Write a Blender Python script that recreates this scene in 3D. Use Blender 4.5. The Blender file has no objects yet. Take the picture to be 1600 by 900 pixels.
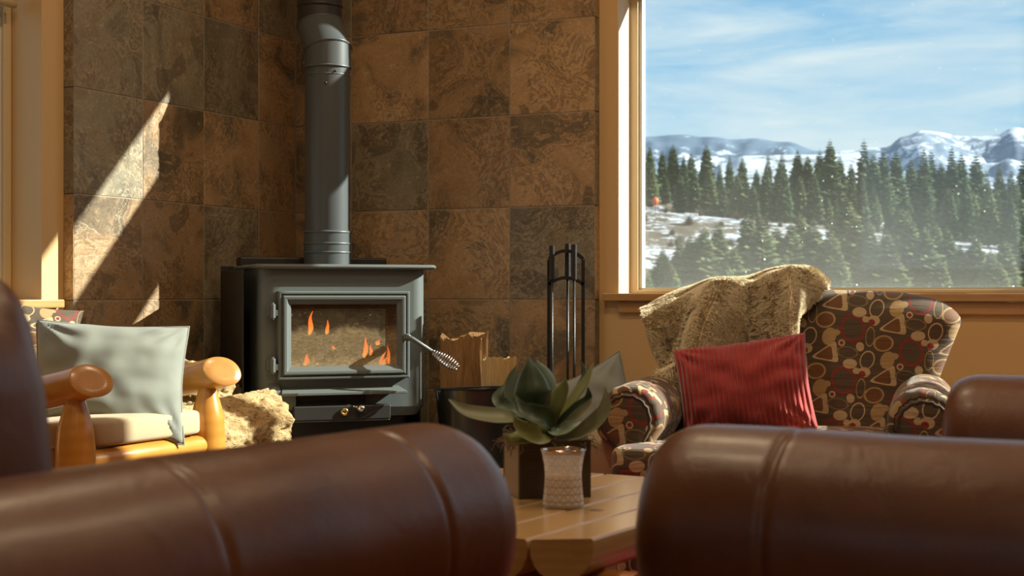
import bpy, math, random
from mathutils import Vector, Matrix, noise
random.seed(7)
PI = math.pi
R = math.radians
C = bpy.context.scene.collection
SC = bpy.context.scene

# ------------------------------------------------------------------ camera, sky, sun, fill lights, exposure
cam_d = bpy.data.cameras.new('camera')
cam_d.sensor_width = 36.0
cam_d.lens = 2300 / 1600 * 36.0
cam_d.shift_y = 10.8 / 1600
cam_d.clip_end = 20000
cam_d.clip_start = 0.05
cam_d.dof.use_dof = True
cam_d.dof.focus_distance = 4.6
cam_d.dof.aperture_fstop = 7.5
cam = bpy.data.objects.new('camera', cam_d)
cam.location = (0, 0, 0.8)
cam.rotation_euler = (PI / 2, 0, 0)
C.objects.link(cam)
SC.camera = cam
SC.view_settings.view_transform = 'Standard'
SC.view_settings.look = 'None'
SC.view_settings.gamma = 1.0
SC.view_settings.use_curve_mapping = False
SC.view_settings.exposure = 0.35
SC.cycles.use_denoising = True
SC.cycles.max_bounces = 10
SC.cycles.diffuse_bounces = 5
SC.cycles.glossy_bounces = 4
SC.cycles.transmission_bounces = 6
SC.cycles.transparent_max_bounces = 12
SC.cycles.caustics_reflective = False
SC.cycles.caustics_refractive = False
SC.cycles.sample_clamp_indirect = 6.0

# room frame: origin in the tiled corner, x along the window wall, -y along the left wall
RC = Vector((-0.8337, 5.667, 0.0))
RA = R(-24.92)
RX = Vector((math.cos(RA), math.sin(RA), 0))
RY = Vector((-math.sin(RA), math.cos(RA), 0))


def rp(a, b, z=0.0):
    """a along the window wall, b out from the corner along the left wall"""
    return RC + RX * a - RY * b + Vector((0, 0, z))


def at(px, py, Y):
    return Vector(((px - 800) / 2300 * Y, Y, 0.8 - (py - 460.8) / 2300 * Y))


# world sky
W = bpy.data.worlds.new('sky')
SC.world = W
W.use_nodes = True
nt = W.node_tree
nt.nodes.clear()


def N(nt, typ, **kw):
    n = nt.nodes.new(typ)
    ins = kw.pop('ins', {})
    for k, v in kw.items():
        setattr(n, k, v)
    for k, v in ins.items():
        if isinstance(v, bpy.types.NodeSocket):
            nt.links.new(v, n.inputs[k])
        else:
            n.inputs[k].default_value = v
    return n


def ramp(nt, fac, stops, interp='LINEAR'):
    n = nt.nodes.new('ShaderNodeValToRGB')
    cr = n.color_ramp
    cr.interpolation = interp
    while len(cr.elements) > 1:
        cr.elements.remove(cr.elements[-1])
    cr.elements[0].position = stops[0][0]
    c = stops[0][1]
    cr.elements[0].color = (c[0], c[1], c[2], 1)
    for p, c in stops[1:]:
        e = cr.elements.new(p)
        e.color = (c[0], c[1], c[2], 1)
    nt.links.new(fac, n.inputs[0])
    return n.outputs[0]


def g3(v):
    return (v, v, v)


def mth(nt, op, a, b=None, c=None, clamp=False):
    n = nt.nodes.new('ShaderNodeMath')
    n.operation = op
    n.use_clamp = clamp
    for i, v in enumerate((a, b, c)):
        if v is None:
            continue
        if isinstance(v, bpy.types.NodeSocket):
            nt.links.new(v, n.inputs[i])
        else:
            n.inputs[i].default_value = v
    return n.outputs[0]


def mixc(nt, fac, a, b, mode='MIX'):
    n = nt.nodes.new('ShaderNodeMix')
    n.data_type = 'RGBA'
    n.blend_type = mode
    for i, v in ((0, fac), (6, a), (7, b)):
        if isinstance(v, bpy.types.NodeSocket):
            nt.links.new(v, n.inputs[i])
        elif i == 0:
            n.inputs[0].default_value = v
        else:
            n.inputs[i].default_value = (v[0], v[1], v[2], 1)
    return n.outputs[2]


def noise_n(nt, vec, scale, detail=4, rough=0.55, dist=0.0, out='Fac'):
    n = nt.nodes.new('ShaderNodeTexNoise')
    n.inputs['Scale'].default_value = scale
    n.inputs['Detail'].default_value = detail
    n.inputs['Roughness'].default_value = rough
    n.inputs['Distortion'].default_value = dist
    if vec is not None:
        nt.links.new(vec, n.inputs['Vector'])
    return n.outputs[out]


def mapping(nt, vec, scale=(1, 1, 1), loc=(0, 0, 0), rot=(0, 0, 0), typ='POINT'):
    n = nt.nodes.new('ShaderNodeMapping')
    n.vector_type = typ
    n.inputs['Location'].default_value = loc
    n.inputs['Rotation'].default_value = rot
    n.inputs['Scale'].default_value = scale
    nt.links.new(vec, n.inputs['Vector'])
    return n.outputs[0]


tc = N(nt, 'ShaderNodeTexCoord')
sep = N(nt, 'ShaderNodeSeparateXYZ', ins={0: tc.outputs['Generated']})
hz = sep.outputs[2]
base = ramp(nt, hz, [(0.0, (0.54, 0.68, 0.80)), (0.09, (0.37, 0.61, 0.81)), (0.17, (0.25, 0.50, 0.76)), (0.35, (0.17, 0.36, 0.64)), (1.0, (0.08, 0.2, 0.45))])
mv = mapping(nt, tc.outputs['Generated'], scale=(1.6, 1.6, 11), rot=(0.0, R(5), 0))
cl = noise_n(nt, mv, 2.6, 7, 0.6, 0.5)
cf = ramp(nt, cl, [(0.38, g3(0)), (0.66, g3(1))])
cl2 = noise_n(nt, mapping(nt, tc.outputs['Generated'], scale=(3, 3, 16), rot=(0, R(-10), 0)), 3.0, 8, 0.62, 0.4)
cf2 = ramp(nt, cl2, [(0.4, g3(0)), (0.75, g3(0.8))])
cfm = mth(nt, 'MULTIPLY', mth(nt, 'ADD', cf, mth(nt, 'MULTIPLY', cf2, 0.5)), 0.8, clamp=True)
skyc = mixc(nt, cfm, base, (0.68, 0.77, 0.84))
below = ramp(nt, hz, [(0.0, g3(0)), (0.01, g3(1))])
skyc = mixc(nt, below, (0.30, 0.27, 0.22), skyc)
bg = N(nt, 'ShaderNodeBackground', ins={0: skyc, 1: 1.0})
wo = N(nt, 'ShaderNodeOutputWorld', ins={0: bg.outputs[0]})

# sun: low winter sun through the window wall from the right, slightly behind the glass
to_sun = (RX * 1.0 + RY * 0.62 + Vector((0, 0, 0.64))).normalized()
sd = bpy.data.lights.new('sun', 'SUN')
sd.energy = 12.0
sd.angle = R(0.6)
sd.color = (1.0, 0.95, 0.86)
sun = bpy.data.objects.new('sun', sd)
sun.rotation_euler = to_sun.to_track_quat('Z', 'Y').to_euler()
C.objects.link(sun)

# daylight portals in the openings that are behind and beside the camera (they guide sky light only)
def portal(a, b, z, w, h, facing):
    d = bpy.data.lights.new('window_portal', 'AREA')
    d.shape = 'RECTANGLE'
    d.size = w
    d.size_y = h
    d.cycles.is_portal = True
    o = bpy.data.objects.new('window_portal', d)
    o.location = rp(a, b, z)
    o.rotation_euler = facing.to_track_quat('-Z', 'Y').to_euler()
    C.objects.link(o)


portal(4.05, -0.24, 1.6, 5.5, 1.7, -RY)
portal(-0.22, 1.9, 1.5, 1.15, 1.45, RX)
portal(1.6, 7.55, 1.55, 2.2, 1.1, RY)

# warm fill lights added in the unseen ceiling to brighten the room
FILL_LIGHTS = [(1.5, 1.6, 12), (3.4, 1.7, 12), (1.5, 3.1, 11), (3.6, 3.0, 10), (2.4, 5.8, 5), (4.8, 5.5, 5)]
FILL_COL = (1.0, 0.75, 0.48)

# ------------------------------------------------------------------ object helpers
def link(o, parent=None):
    C.objects.link(o)
    if parent is not None:
        o.parent = parent
    return o


def tag(o, label, cat, group=None, kind=None):
    o['label'] = label
    o['category'] = cat
    if group:
        o['group'] = group
    if kind:
        o['kind'] = kind
    return o


def thing(name, label, cat, loc=(0, 0, 0), rotz=0.0, group=None):
    o = bpy.data.objects.new(name, None)
    o.empty_display_size = 0.1
    o.location = loc
    o.rotation_euler = (0, 0, rotz)
    link(o)
    return tag(o, label, cat, group)


class MB:
    def __init__(self):
        self.v, self.f, self.uv, self.mi = [], [], [], []

    def add(self, verts, faces, uvs=None, mi=0, M=None):
        n = len(self.v)
        for p in verts:
            p = Vector(p)
            self.v.append(M @ p if M is not None else p)
        for i, f in enumerate(faces):
            self.f.append([n + k for k in f])
            self.mi.append(mi)
            self.uv.append(uvs[i] if uvs else None)
        return self

    def box(self, x0, x1, y0, y1, z0, z1, mi=0, M=None):
        v = [(x, y, z) for z in (z0, z1) for y in (y0, y1) for x in (x0, x1)]
        f = [(0, 2, 3, 1), (4, 5, 7, 6), (0, 1, 5, 4), (2, 6, 7, 3), (0, 4, 6, 2), (1, 3, 7, 5)]
        return self.add(v, f, mi=mi, M=M)

    def loft(self, rings, caps=(True, True), closed=True, mi=0, M=None, uvf=None):
        n = len(rings[0])
        v = [p for r in rings for p in r]
        f, uv = [], []
        for i in range(len(rings) - 1):
            for j in range(n if closed else n - 1):
                k = (j + 1) % n
                f.append((i * n + j, i * n + k, (i + 1) * n + k, (i + 1) * n + j))
                if uvf:
                    uv.append([uvf(i, j), uvf(i, j + 1), uvf(i + 1, j + 1), uvf(i + 1, j)])
        if closed:
            if caps[0]:
                f.append(tuple(range(n - 1, -1, -1)))
                if uvf:
                    uv.append([uvf(0, q) for q in range(n - 1, -1, -1)])
            if caps[1]:
                f.append(tuple(range((len(rings) - 1) * n, len(rings) * n)))
                if uvf:
                    uv.append([uvf(len(rings) - 1, q) for q in range(n)])
        return self.add(v, f, uv if uvf else None, mi, M)

    def tube(self, path, rad, seg=12, caps=True, mi=0, M=None, closed=False):
        path = [Vector(p) for p in path]
        if not hasattr(rad, '__len__'):
            rad = [rad] * len(path)
        rings = []
        prev = None
        n = len(path)
        for i, p in enumerate(path):
            if closed:
                t = path[(i + 1) % n] - path[i - 1]
            else:
                t = path[min(i + 1, n - 1)] - path[max(i - 1, 0)]
            t.normalize()
            if prev is None:
                u = Vector((0, 0, 1)) if abs(t.z) < 0.9 else Vector((1, 0, 0))
                u = (u - t * u.dot(t)).normalized()
            else:
                u = (prev - t * prev.dot(t)).normalized()
            prev = u
            w = t.cross(u)
            rings.append([p + (u * math.cos(2 * PI * k / seg) + w * math.sin(2 * PI * k / seg)) * rad[i] for k in range(seg)])
        if closed:
            rings.append(rings[0])
            return self.loft(rings, (False, False), mi=mi, M=M)
        return self.loft(rings, (caps, caps), mi=mi, M=M)

    def lathe(self, prof, seg=32, mi=0, M=None, caps=(True, True)):
        rings = [[Vector((r * math.cos(2 * PI * k / seg), r * math.sin(2 * PI * k / seg), z)) for k in range(seg)] for r, z in prof]
        return self.loft(rings, caps, mi=mi, M=M)

    def build(self, name, mats, parent=None, smooth=True, bevel=0.0, sub=0, angle=None, weld=False):
        me = bpy.data.meshes.new(name)
        me.from_pydata([tuple(p) for p in self.v], [], self.f)
        if not isinstance(mats, (list, tuple)):
            mats = [mats]
        for m in mats:
            me.materials.append(m)
        for p, mi in zip(me.polygons, self.mi):
            p.material_index = mi
            p.use_smooth = smooth
        if any(u is not None for u in self.uv):
            lay = me.uv_layers.new(name='UVMap')
            for p, u in zip(me.polygons, self.uv):
                if u is None:
                    continue
                for li, q in zip(p.loop_indices, u):
                    lay.data[li].uv = q
        me.validate()
        me.update()
        o = bpy.data.objects.new(name, me)
        link(o, parent)
        if weld:
            w = o.modifiers.new('weld', 'WELD')
            w.merge_threshold = 0.0004
        if bevel:
            b = o.modifiers.new('bevel', 'BEVEL')
            b.width = bevel
            b.segments = 2
            b.limit_method = 'ANGLE'
            b.angle_limit = R(35)
        if sub:
            s = o.modifiers.new('sub', 'SUBSURF')
            s.levels = s.render_levels = sub
        if angle is not None:
            try:
                me.set_sharp_from_angle(angle=R(angle))
            except Exception:
                pass
        return o


def nz(p, s=1.0, seed=0.0):
    return noise.noise(Vector(p) * s + Vector((seed, seed * 1.7, seed * 0.3)))


def catmull(pts, n):
    pts = [Vector(p) for p in pts]
    P = [pts[0] * 2 - pts[1]] + pts + [pts[-1] * 2 - pts[-2]]
    out = []
    m = len(pts) - 1
    for i in range(n):
        t = i / (n - 1) * m
        k = min(int(t), m - 1)
        u = t - k
        a, b, c, d = P[k], P[k + 1], P[k + 2], P[k + 3]
        out.append(0.5 * ((2 * b) + (c - a) * u + (2 * a - 5 * b + 4 * c - d) * u * u + (3 * b - 3 * c + d - a) * u ** 3))
    return out


# ------------------------------------------------------------------ materials
def mat(name, color=(0.5, 0.5, 0.5), rough=0.6, metal=0.0, var=0.0, vscale=8.0, bump=0.0, bscale=60.0, spec=0.5, sheen=0.0, coat=0.0, coat_r=0.2):
    m = bpy.data.materials.new(name)
    m.use_nodes = True
    nt = m.node_tree
    b = nt.nodes['Principled BSDF']
    b.inputs['Base Color'].default_value = (*color, 1)
    b.inputs['Roughness'].default_value = rough
    b.inputs['Metallic'].default_value = metal
    b.inputs['Specular IOR Level'].default_value = spec
    b.inputs['Sheen Weight'].default_value = sheen
    b.inputs['Coat Weight'].default_value = coat
    b.inputs['Coat Roughness'].default_value = coat_r
    tc = N(nt, 'ShaderNodeTexCoord')
    if var:
        f = noise_n(nt, tc.outputs['Object'], vscale, 5)
        lo = tuple(c * (1 - var) for c in color)
        hi = tuple(min(1, c * (1 + var)) for c in color)
        nt.links.new(ramp(nt, f, [(0.3, lo), (0.7, hi)]), b.inputs['Base Color'])
    if bump:
        f = noise_n(nt, tc.outputs['Object'], bscale, 4)
        bn = N(nt, 'ShaderNodeBump', ins={'Height': f, 'Strength': bump, 'Distance': 0.01})
        nt.links.new(bn.outputs[0], b.inputs['Normal'])
    return m


def parts_of(m):
    nt = m.node_tree
    return nt, nt.nodes['Principled BSDF']


M = {}
M['paint'] = mat('tan wall paint', (0.62, 0.415, 0.19), 0.55, bump=0.05, bscale=180)
M['jamb'] = mat('cream jamb paint', (0.66, 0.54, 0.40), 0.5, bump=0.03, bscale=120)
M['ceil'] = mat('ceiling paint', (0.75, 0.66, 0.50), 0.8)
M['vinyl'] = mat('tan window frame', (0.60, 0.48, 0.29), 0.45)
M['bead'] = mat('pale glazing bead', (0.62, 0.62, 0.55), 0.4)


def wood_mat(name, c1, c2, rough=0.35, scale=(1, 1, 1), wscale=6.0, dist=4.0, coat=0.3, knots=True):
    m = mat(name, c1, rough, coat=coat)
    nt, b = parts_of(m)
    tc = N(nt, 'ShaderNodeTexCoord')
    v = mapping(nt, tc.outputs['Object'], scale=scale)
    w = N(nt, 'ShaderNodeTexWave', wave_type='BANDS', bands_direction='Z')
    w.inputs['Scale'].default_value = wscale
    w.inputs['Distortion'].default_value = dist
    w.inputs['Detail'].default_value = 3
    w.inputs['Detail Scale'].default_value = 1.2
    nt.links.new(v, w.inputs['Vector'])
    n2 = noise_n(nt, v, 3.0, 5)
    c = mixc(nt, mth(nt, 'MULTIPLY', w.outputs['Fac'], 0.6), c1, c2)
    c = mixc(nt, ramp(nt, n2, [(0.35, g3(0)), (0.75, g3(0.7))]), c, tuple(q * 0.72 for q in c2))
    if knots:
        vo = N(nt, 'ShaderNodeTexVoronoi', feature='F1')
        vo.inputs['Scale'].default_value = 7.0
        nt.links.new(tc.outputs['Object'], vo.inputs['Vector'])
        k = ramp(nt, vo.outputs['Distance'], [(0.05, g3(1)), (0.11, g3(0))])
        c = mixc(nt, k, c, (0.10, 0.035, 0.012))
    nt.links.new(c, b.inputs['Base Color'])
    return m


M['sillwood'] = wood_mat('oak sill', (0.52, 0.30, 0.11), (0.44, 0.235, 0.075), 0.4, (1, 1, 6), 4, 2, knots=False)
M['logwood'] = wood_mat('varnished pine log', (0.60, 0.285, 0.052), (0.50, 0.215, 0.032), 0.28, (3, 3, 3), 3, 3)
M['logend'] = wood_mat('varnished log end', (0.52, 0.24, 0.06), (0.45, 0.20, 0.048), 0.3, (6, 6, 6), 8, 2, knots=False)
M['tabletop'] = wood_mat('honey table wood', (0.62, 0.42, 0.19), (0.54, 0.33, 0.13), 0.26, (4, 0.6, 4), 5, 4)
M['tableedge'] = wood_mat('table edge wood', (0.42, 0.17, 0.045), (0.30, 0.11, 0.028), 0.3, (4, 1, 4), 5, 3, knots=False)
M['floor'] = wood_mat('floor boards', (0.36, 0.19, 0.08), (0.26, 0.12, 0.045), 0.35, (6, 0.7, 1), 3, 4)

# slate look porcelain tile: UV is in tile units, every tile draws its own part of the pattern
def tile_mat():
    m = mat('slate look tile', (0.2, 0.12, 0.06), 0.42)
    nt, b = parts_of(m)
    uv = N(nt, 'ShaderNodeTexCoord').outputs['UV']
    fl = N(nt, 'ShaderNodeVectorMath', operation='FLOOR', ins={0: uv}).outputs[0]
    fr = N(nt, 'ShaderNodeVectorMath', operation='FRACTION', ins={0: uv}).outputs[0]
    wn = N(nt, 'ShaderNodeTexWhiteNoise', noise_dimensions='3D', ins={'Vector': fl})
    rs = N(nt, 'ShaderNodeSeparateXYZ', ins={0: wn.outputs['Color']})
    off = N(nt, 'ShaderNodeVectorMath', operation='SCALE', ins={0: wn.outputs['Color'], 'Scale': 30.0}).outputs[0]
    p = N(nt, 'ShaderNodeVectorMath', operation='ADD', ins={0: fr, 1: off}).outputs[0]
    big = noise_n(nt, p, 1.5, 6, 0.55, 0.9)
    med = noise_n(nt, p, 5.0, 6, 0.6, 1.4)
    fine = noise_n(nt, p, 38.0, 4, 0.6)
    warm = ramp(nt, big, [(0.30, (0.115, 0.088, 0.055)), (0.40, (0.185, 0.135, 0.080)), (0.47, (0.330, 0.210, 0.105)), (0.58, (0.400, 0.260, 0.135)), (0.72, (0.330, 0.245, 0.155))])
    cool = ramp(nt, big, [(0.30, (0.120, 0.110, 0.080)), (0.42, (0.200, 0.175, 0.120)), (0.52, (0.260, 0.225, 0.150)), (0.62, (0.210, 0.165, 0.105)), (0.75, (0.320, 0.230, 0.135))])
    sel = ramp(nt, rs.outputs[0], [(0.44, g3(0)), (0.50, g3(1))])
    c = mixc(nt, sel, cool, warm)
    # dark flake patches with hard edges
    pt = noise_n(nt, N(nt, 'ShaderNodeVectorMath', operation='ADD', ins={0: p, 1: (5, 5, 5)}).outputs[0], 2.1, 5, 0.5, 0.7)
    pm = ramp(nt, pt, [(0.585, g3(0)), (0.61, g3(1))])
    dk = mixc(nt, med, (0.07, 0.052, 0.032), (0.125, 0.105, 0.07))
    c = mixc(nt, mth(nt, 'MULTIPLY', pm, mth(nt, 'ADD', 0.25, mth(nt, 'MULTIPLY', rs.outputs[2], 0.5))), c, dk)
    # wavy sediment lines
    ph = mth(nt, 'MULTIPLY', mth(nt, 'ADD', mth(nt, 'MULTIPLY', big, 2.4), mth(nt, 'MULTIPLY', med, 0.55)), 17.0)
    ln = mth(nt, 'ABSOLUTE', mth(nt, 'SINE', ph))
    lm = ramp(nt, ln, [(0.0, g3(1)), (0.30, g3(0))])
    zone = ramp(nt, noise_n(nt, p, 1.7, 3, 0.5, 0.3), [(0.44, g3(0)), (0.52, g3(1))])
    c = mixc(nt, mth(nt, 'MULTIPLY', mth(nt, 'MULTIPLY', lm, zone), 0.62), c, (0.48, 0.36, 0.21))
    c = mixc(nt, mth(nt, 'MULTIPLY', ramp(nt, ln, [(0.72, g3(0)), (1.0, g3(1))]), mth(nt, 'MULTIPLY', zone, 0.5)), c, (0.10, 0.068, 0.04))
    # pale flecks, dark pits
    fk = ramp(nt, noise_n(nt, p, 9.0, 8, 0.78, 1.6), [(0.555, g3(0)), (0.62, g3(0.6))])
    c = mixc(nt, fk, c, (0.46, 0.36, 0.22))
    pits = ramp(nt, noise_n(nt, p, 24.0, 3, 0.6), [(0.30, g3(0.5)), (0.36, g3(0))])
    c = mixc(nt, pits, c, (0.05, 0.04, 0.028))
    c = mixc(nt, 0.55, c, ramp(nt, fine, [(0.3, g3(0.55)), (0.7, g3(1.0))]), 'MULTIPLY')
    c = mixc(nt, 1.0, c, ramp(nt, rs.outputs[1], [(0, g3(0.92)), (1, g3(1.35))]), 'MULTIPLY')
    nt.links.new(c, b.inputs['Base Color'])
    nt.links.new(ramp(nt, med, [(0.3, g3(0.32)), (0.7, g3(0.52))]), b.inputs['Roughness'])
    h = mth(nt, 'ADD', mth(nt, 'MULTIPLY', fine, 0.25), mth(nt, 'ADD', mth(nt, 'MULTIPLY', med, 0.8), mth(nt, 'MULTIPLY', lm, -0.12)))
    bn = N(nt, 'ShaderNodeBump', ins={'Height': h, 'Strength': 0.45, 'Distance': 0.006})
    nt.links.new(bn.outputs[0], b.inputs['Normal'])
    return m


M['tile'] = tile_mat()
M['grout'] = mat('grey brown grout', (0.30, 0.25, 0.195), 0.8)


def glass_mat(name, dust=0.05, tint=(0.93, 0.96, 0.94), dustcol=(0.8, 0.85, 0.8), specks=True, scale=1.0):
    m = bpy.data.materials.new(name)
    m.use_nodes = True
    nt = m.node_tree
    nt.nodes.clear()
    tr = N(nt, 'ShaderNodeBsdfTransparent', ins={0: (*tint, 1)})
    gl = N(nt, 'ShaderNodeBsdfGlossy', ins={'Color': (1, 1, 1, 1), 'Roughness': 0.02})
    fc = N(nt, 'ShaderNodeLayerWeight', ins={'Blend': 0.5}).outputs['Facing']
    fr = mth(nt, 'ADD', mth(nt, 'MULTIPLY', mth(nt, 'POWER', fc, 5.0), 0.6), 0.03)
    mx = N(nt, 'ShaderNodeMixShader', ins={0: fr, 1: tr.outputs[0], 2: gl.outputs[0]})
    tl = N(nt, 'ShaderNodeBsdfTranslucent', ins={0: (*dustcol, 1)})
    df = N(nt, 'ShaderNodeBsdfDiffuse', ins={0: (*dustcol, 1)})
    d = N(nt, 'ShaderNodeMixShader', ins={0: 0.5, 1: tl.outputs[0], 2: df.outputs[0]})
    tc = N(nt, 'ShaderNodeTexCoord')
    film = noise_n(nt, tc.outputs['Object'], 1.1 * scale, 4, 0.6)
    fac = mth(nt, 'MULTIPLY', ramp(nt, film, [(0.3, g3(0.5)), (0.7, g3(1.4))]), dust)
    # water-spot film settles lower on the pane
    sp = N(nt, 'ShaderNodeSeparateXYZ', ins={0: tc.outputs['Object']})
    low = ramp(nt, sp.outputs[2], [(0.79, g3(1.0)), (1.25, g3(0.42)), (1.85, g3(0.1))]) if specks else None
    if specks:
        # z runs past 1 on this pane, so bring it into the ramp's range first
        zz = mth(nt, 'DIVIDE', mth(nt, 'SUBTRACT', sp.outputs[2], 0.8), 1.1, clamp=True)
        low = ramp(nt, zz, [(0.0, g3(1.0)), (0.22, g3(0.65)), (0.45, g3(0.25)), (1.0, g3(0.12))])
        fac = mth(nt, 'MULTIPLY', fac, low)
        vo = N(nt, 'ShaderNodeTexVoronoi', feature='F1', ins={'Vector': tc.outputs['Object'], 'Scale': 34.0})
        pr = N(nt, 'ShaderNodeSeparateXYZ', ins={0: vo.outputs['Color']})
        r_ = mth(nt, 'MULTIPLY', pr.outputs[0], 0.15)
        sk = mth(nt, 'LESS_THAN', vo.outputs['Distance'], r_)
        sk = mth(nt, 'MULTIPLY', sk, mth(nt, 'GREATER_THAN', pr.outputs[1], 0.45))
        sk = mth(nt, 'MULTIPLY', mth(nt, 'MULTIPLY', sk, 0.9), low)
        fac = mth(nt, 'ADD', fac, sk, clamp=True)
    fin = N(nt, 'ShaderNodeMixShader', ins={0: fac, 1: mx.outputs[0], 2: d.outputs[0]})
    N(nt, 'ShaderNodeOutputMaterial', ins={0: fin.outputs[0]})
    return m


M['pane'] = glass_mat('dusty window glass', 0.10)
M['pane_clean'] = glass_mat('window glass', 0.02, specks=False)

# ------------------------------------------------------------------ the room
ROOM = (RC.x, RC.y, 0.0)


def structure(name, mb, mats, smooth=False, bevel=0.0, parent=None, room=True):
    o = mb.build(name, mats, parent, smooth, bevel)
    if parent is None:
        o['kind'] = 'structure'
        if room:
            o.location = ROOM
            o.rotation_euler = (0, 0, RA)
    return o


PT = 0.04       # tile stands this far proud of the painted wall
TH = 0.165       # wall thickness
CE = 3.3
WA0, WA1 = 1.308, 6.75
SILL, HEAD = 0.776, 1.922
UP0, UP1 = 2.095, 2.52
WM1, WM2 = 2.70, 3.76
H3, U3, U4 = 1.935, 1.965, 2.50
b = MB()
b.box(-PT - TH, WA0, PT, PT + TH, 0, CE)
b.box(WA0, WA1, PT, PT + TH, 0, SILL)
b.box(WA0, WM1, PT, PT + TH, HEAD, UP0)
b.box(WA0, WM1, PT, PT + TH, UP1, CE)
b.box(WM1, WM2, PT, PT + TH, 2.9, CE)
b.box(WM2, WA1, PT, PT + TH, H3, U3)
b.box(WM2, WA1, PT, PT + TH, U4, CE)
b.box(WA1, 7.2, PT, PT + TH, 0, CE)
structure('wall_right', b, M['paint'])
LB0, LB1, LSILL, LHEAD = 1.331, 2.5, 0.757, 2.25
b = MB()
b.box(-PT - TH, -PT, -LB0, PT, 0, CE)
b.box(-PT - TH, -PT, -LB1, -LB0, 0, LSILL)
b.box(-PT - TH, -PT, -LB1, -LB0, LHEAD, CE)
b.box(-PT - TH, -PT, -7.8, -LB1, 0, CE)
structure('wall_left', b, M['paint'])
b = MB()
b.box(-0.3, 0.5, -7.75, -7.5, 0, CE)
b.box(2.7, 7.2, -7.75, -7.5, 0, CE)
b.box(0.5, 2.7, -7.75, -7.5, 0, 1.0)
b.box(0.5, 2.7, -7.75, -7.5, 2.1, CE)
structure('wall_back', b, M['paint'])
b = MB()
b.box(7.0, 7.2, -7.8, PT + TH, 0, CE)
structure('wall_far', b, M['paint'])
structure('floor', MB().box(-0.3, 7.2, -7.8, 0.29, -0.2, 0), M['floor'])
structure('ceiling', MB().box(-0.3, 7.2, -7.8, 0.29, CE, CE + 0.2), M['ceil'])


def tiled_wall(name, left):
    """real tiles, each bevelled, on a grout bed; UV counts in tiles"""
    S = 0.33
    ln = 1.2355 if left else 1.24
    o0 = 0.7441 * S if left else 0.7574 * S
    zo = 0.7833
    gb = 0.0017
    b = MB()
    us = [(o0 + (k - 1) * S, o0 + k * S, k) for k in range(0, 5)]
    for (u0, u1, k) in us:
        ua, ub = max(u0, 0.001), min(u1, ln)
        if ub - ua < 0.02:
            continue
        for r in range(-3, 9):
            z0, z1 = zo + S * r, zo + S * (r + 1)
            za, zb = max(z0, 0.0), min(z1, CE)
            if zb - za < 0.01:
                continue
            A, B_, Z0, Z1 = ua + gb, ub - gb, za + gb, zb - gb
            e = 0.0018
            pts = []
            for (d, q) in ((0.0, 0), (0.0025 - 0.0006, 0), (0.0, e)):
                pass
            # front face inset, then chamfer, then sides to the grout bed
            P = [(A + e, Z0 + e, 0), (B_ - e, Z0 + e, 0), (B_ - e, Z1 - e, 0), (A + e, Z1 - e, 0),
                 (A, Z0, e), (B_, Z0, e), (B_, Z1, e), (A, Z1, e),
                 (A, Z0, 0.02), (B_, Z0, 0.02), (B_, Z1, 0.02), (A, Z1, 0.02)]

            def conv(p):
                u, z, d = p
                return (-d, -u, z) if left else (u, d, z)

            def uvt(p):
                # keep clear of the integer borders so one tile never shows its neighbour
                fu = min(max((p[0] - u0) / S, 0.004), 0.996)
                fz = min(max((p[1] - z0) / S, 0.004), 0.996)
                return (k + fu + (20 if left else 0), r + 5 + fz)

            fs = [(0, 1, 2, 3)] + [(j, (j + 1) % 4, (j + 1) % 4 + 4, j + 4) for j in range(4)] + [(j + 4, (j + 1) % 4 + 4, (j + 1) % 4 + 8, j + 8) for j in range(4)]
            b.add([conv(p) for p in P], fs, [[uvt(P[i]) for i in f] for f in fs])
    if left:
        b.box(-PT, -0.0016, -ln + 0.004, 0.0, 0, CE, mi=1)
    else:
        b.box(-PT, ln - 0.004, 0.0016, PT, 0, CE, mi=1)
    # end strip: cut tile pieces on the exposed edge
    for r in range(-3, 9):
        z0, z1 = max(zo + S * r, 0) + gb, min(zo + S * (r + 1), CE) - gb
        if z1 - z0 < 0.02:
            continue
        if left:
            v = [(-PT + .001, -ln, z0), (-0.001, -ln, z0), (-0.001, -ln, z1), (-PT + .001, -ln, z1)]
            v += [(x, y + 0.006, z) for x, y, z in v]
        else:
            v = [(ln, 0.001, z0), (ln, PT - .001, z0), (ln, PT - .001, z1), (ln, 0.001, z1)]
            v += [(x - 0.006, y, z) for x, y, z in v]
        uvq = [(60.3, r + 5.01), (60.42, r + 5.01), (60.42, r + 5.99), (60.3, r + 5.99)]
        b.add(v, [(0, 1, 2, 3), (0, 4, 5, 1), (1, 5, 6, 2), (2, 6, 7, 3), (3, 7, 4, 0)], [uvq] * 5)
    o = structure(name, b, [M['tile'], M['grout']])
    return o


tiled_wall('wall_left_tiled', True)
tiled_wall('wall_right_tiled', False)

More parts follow.
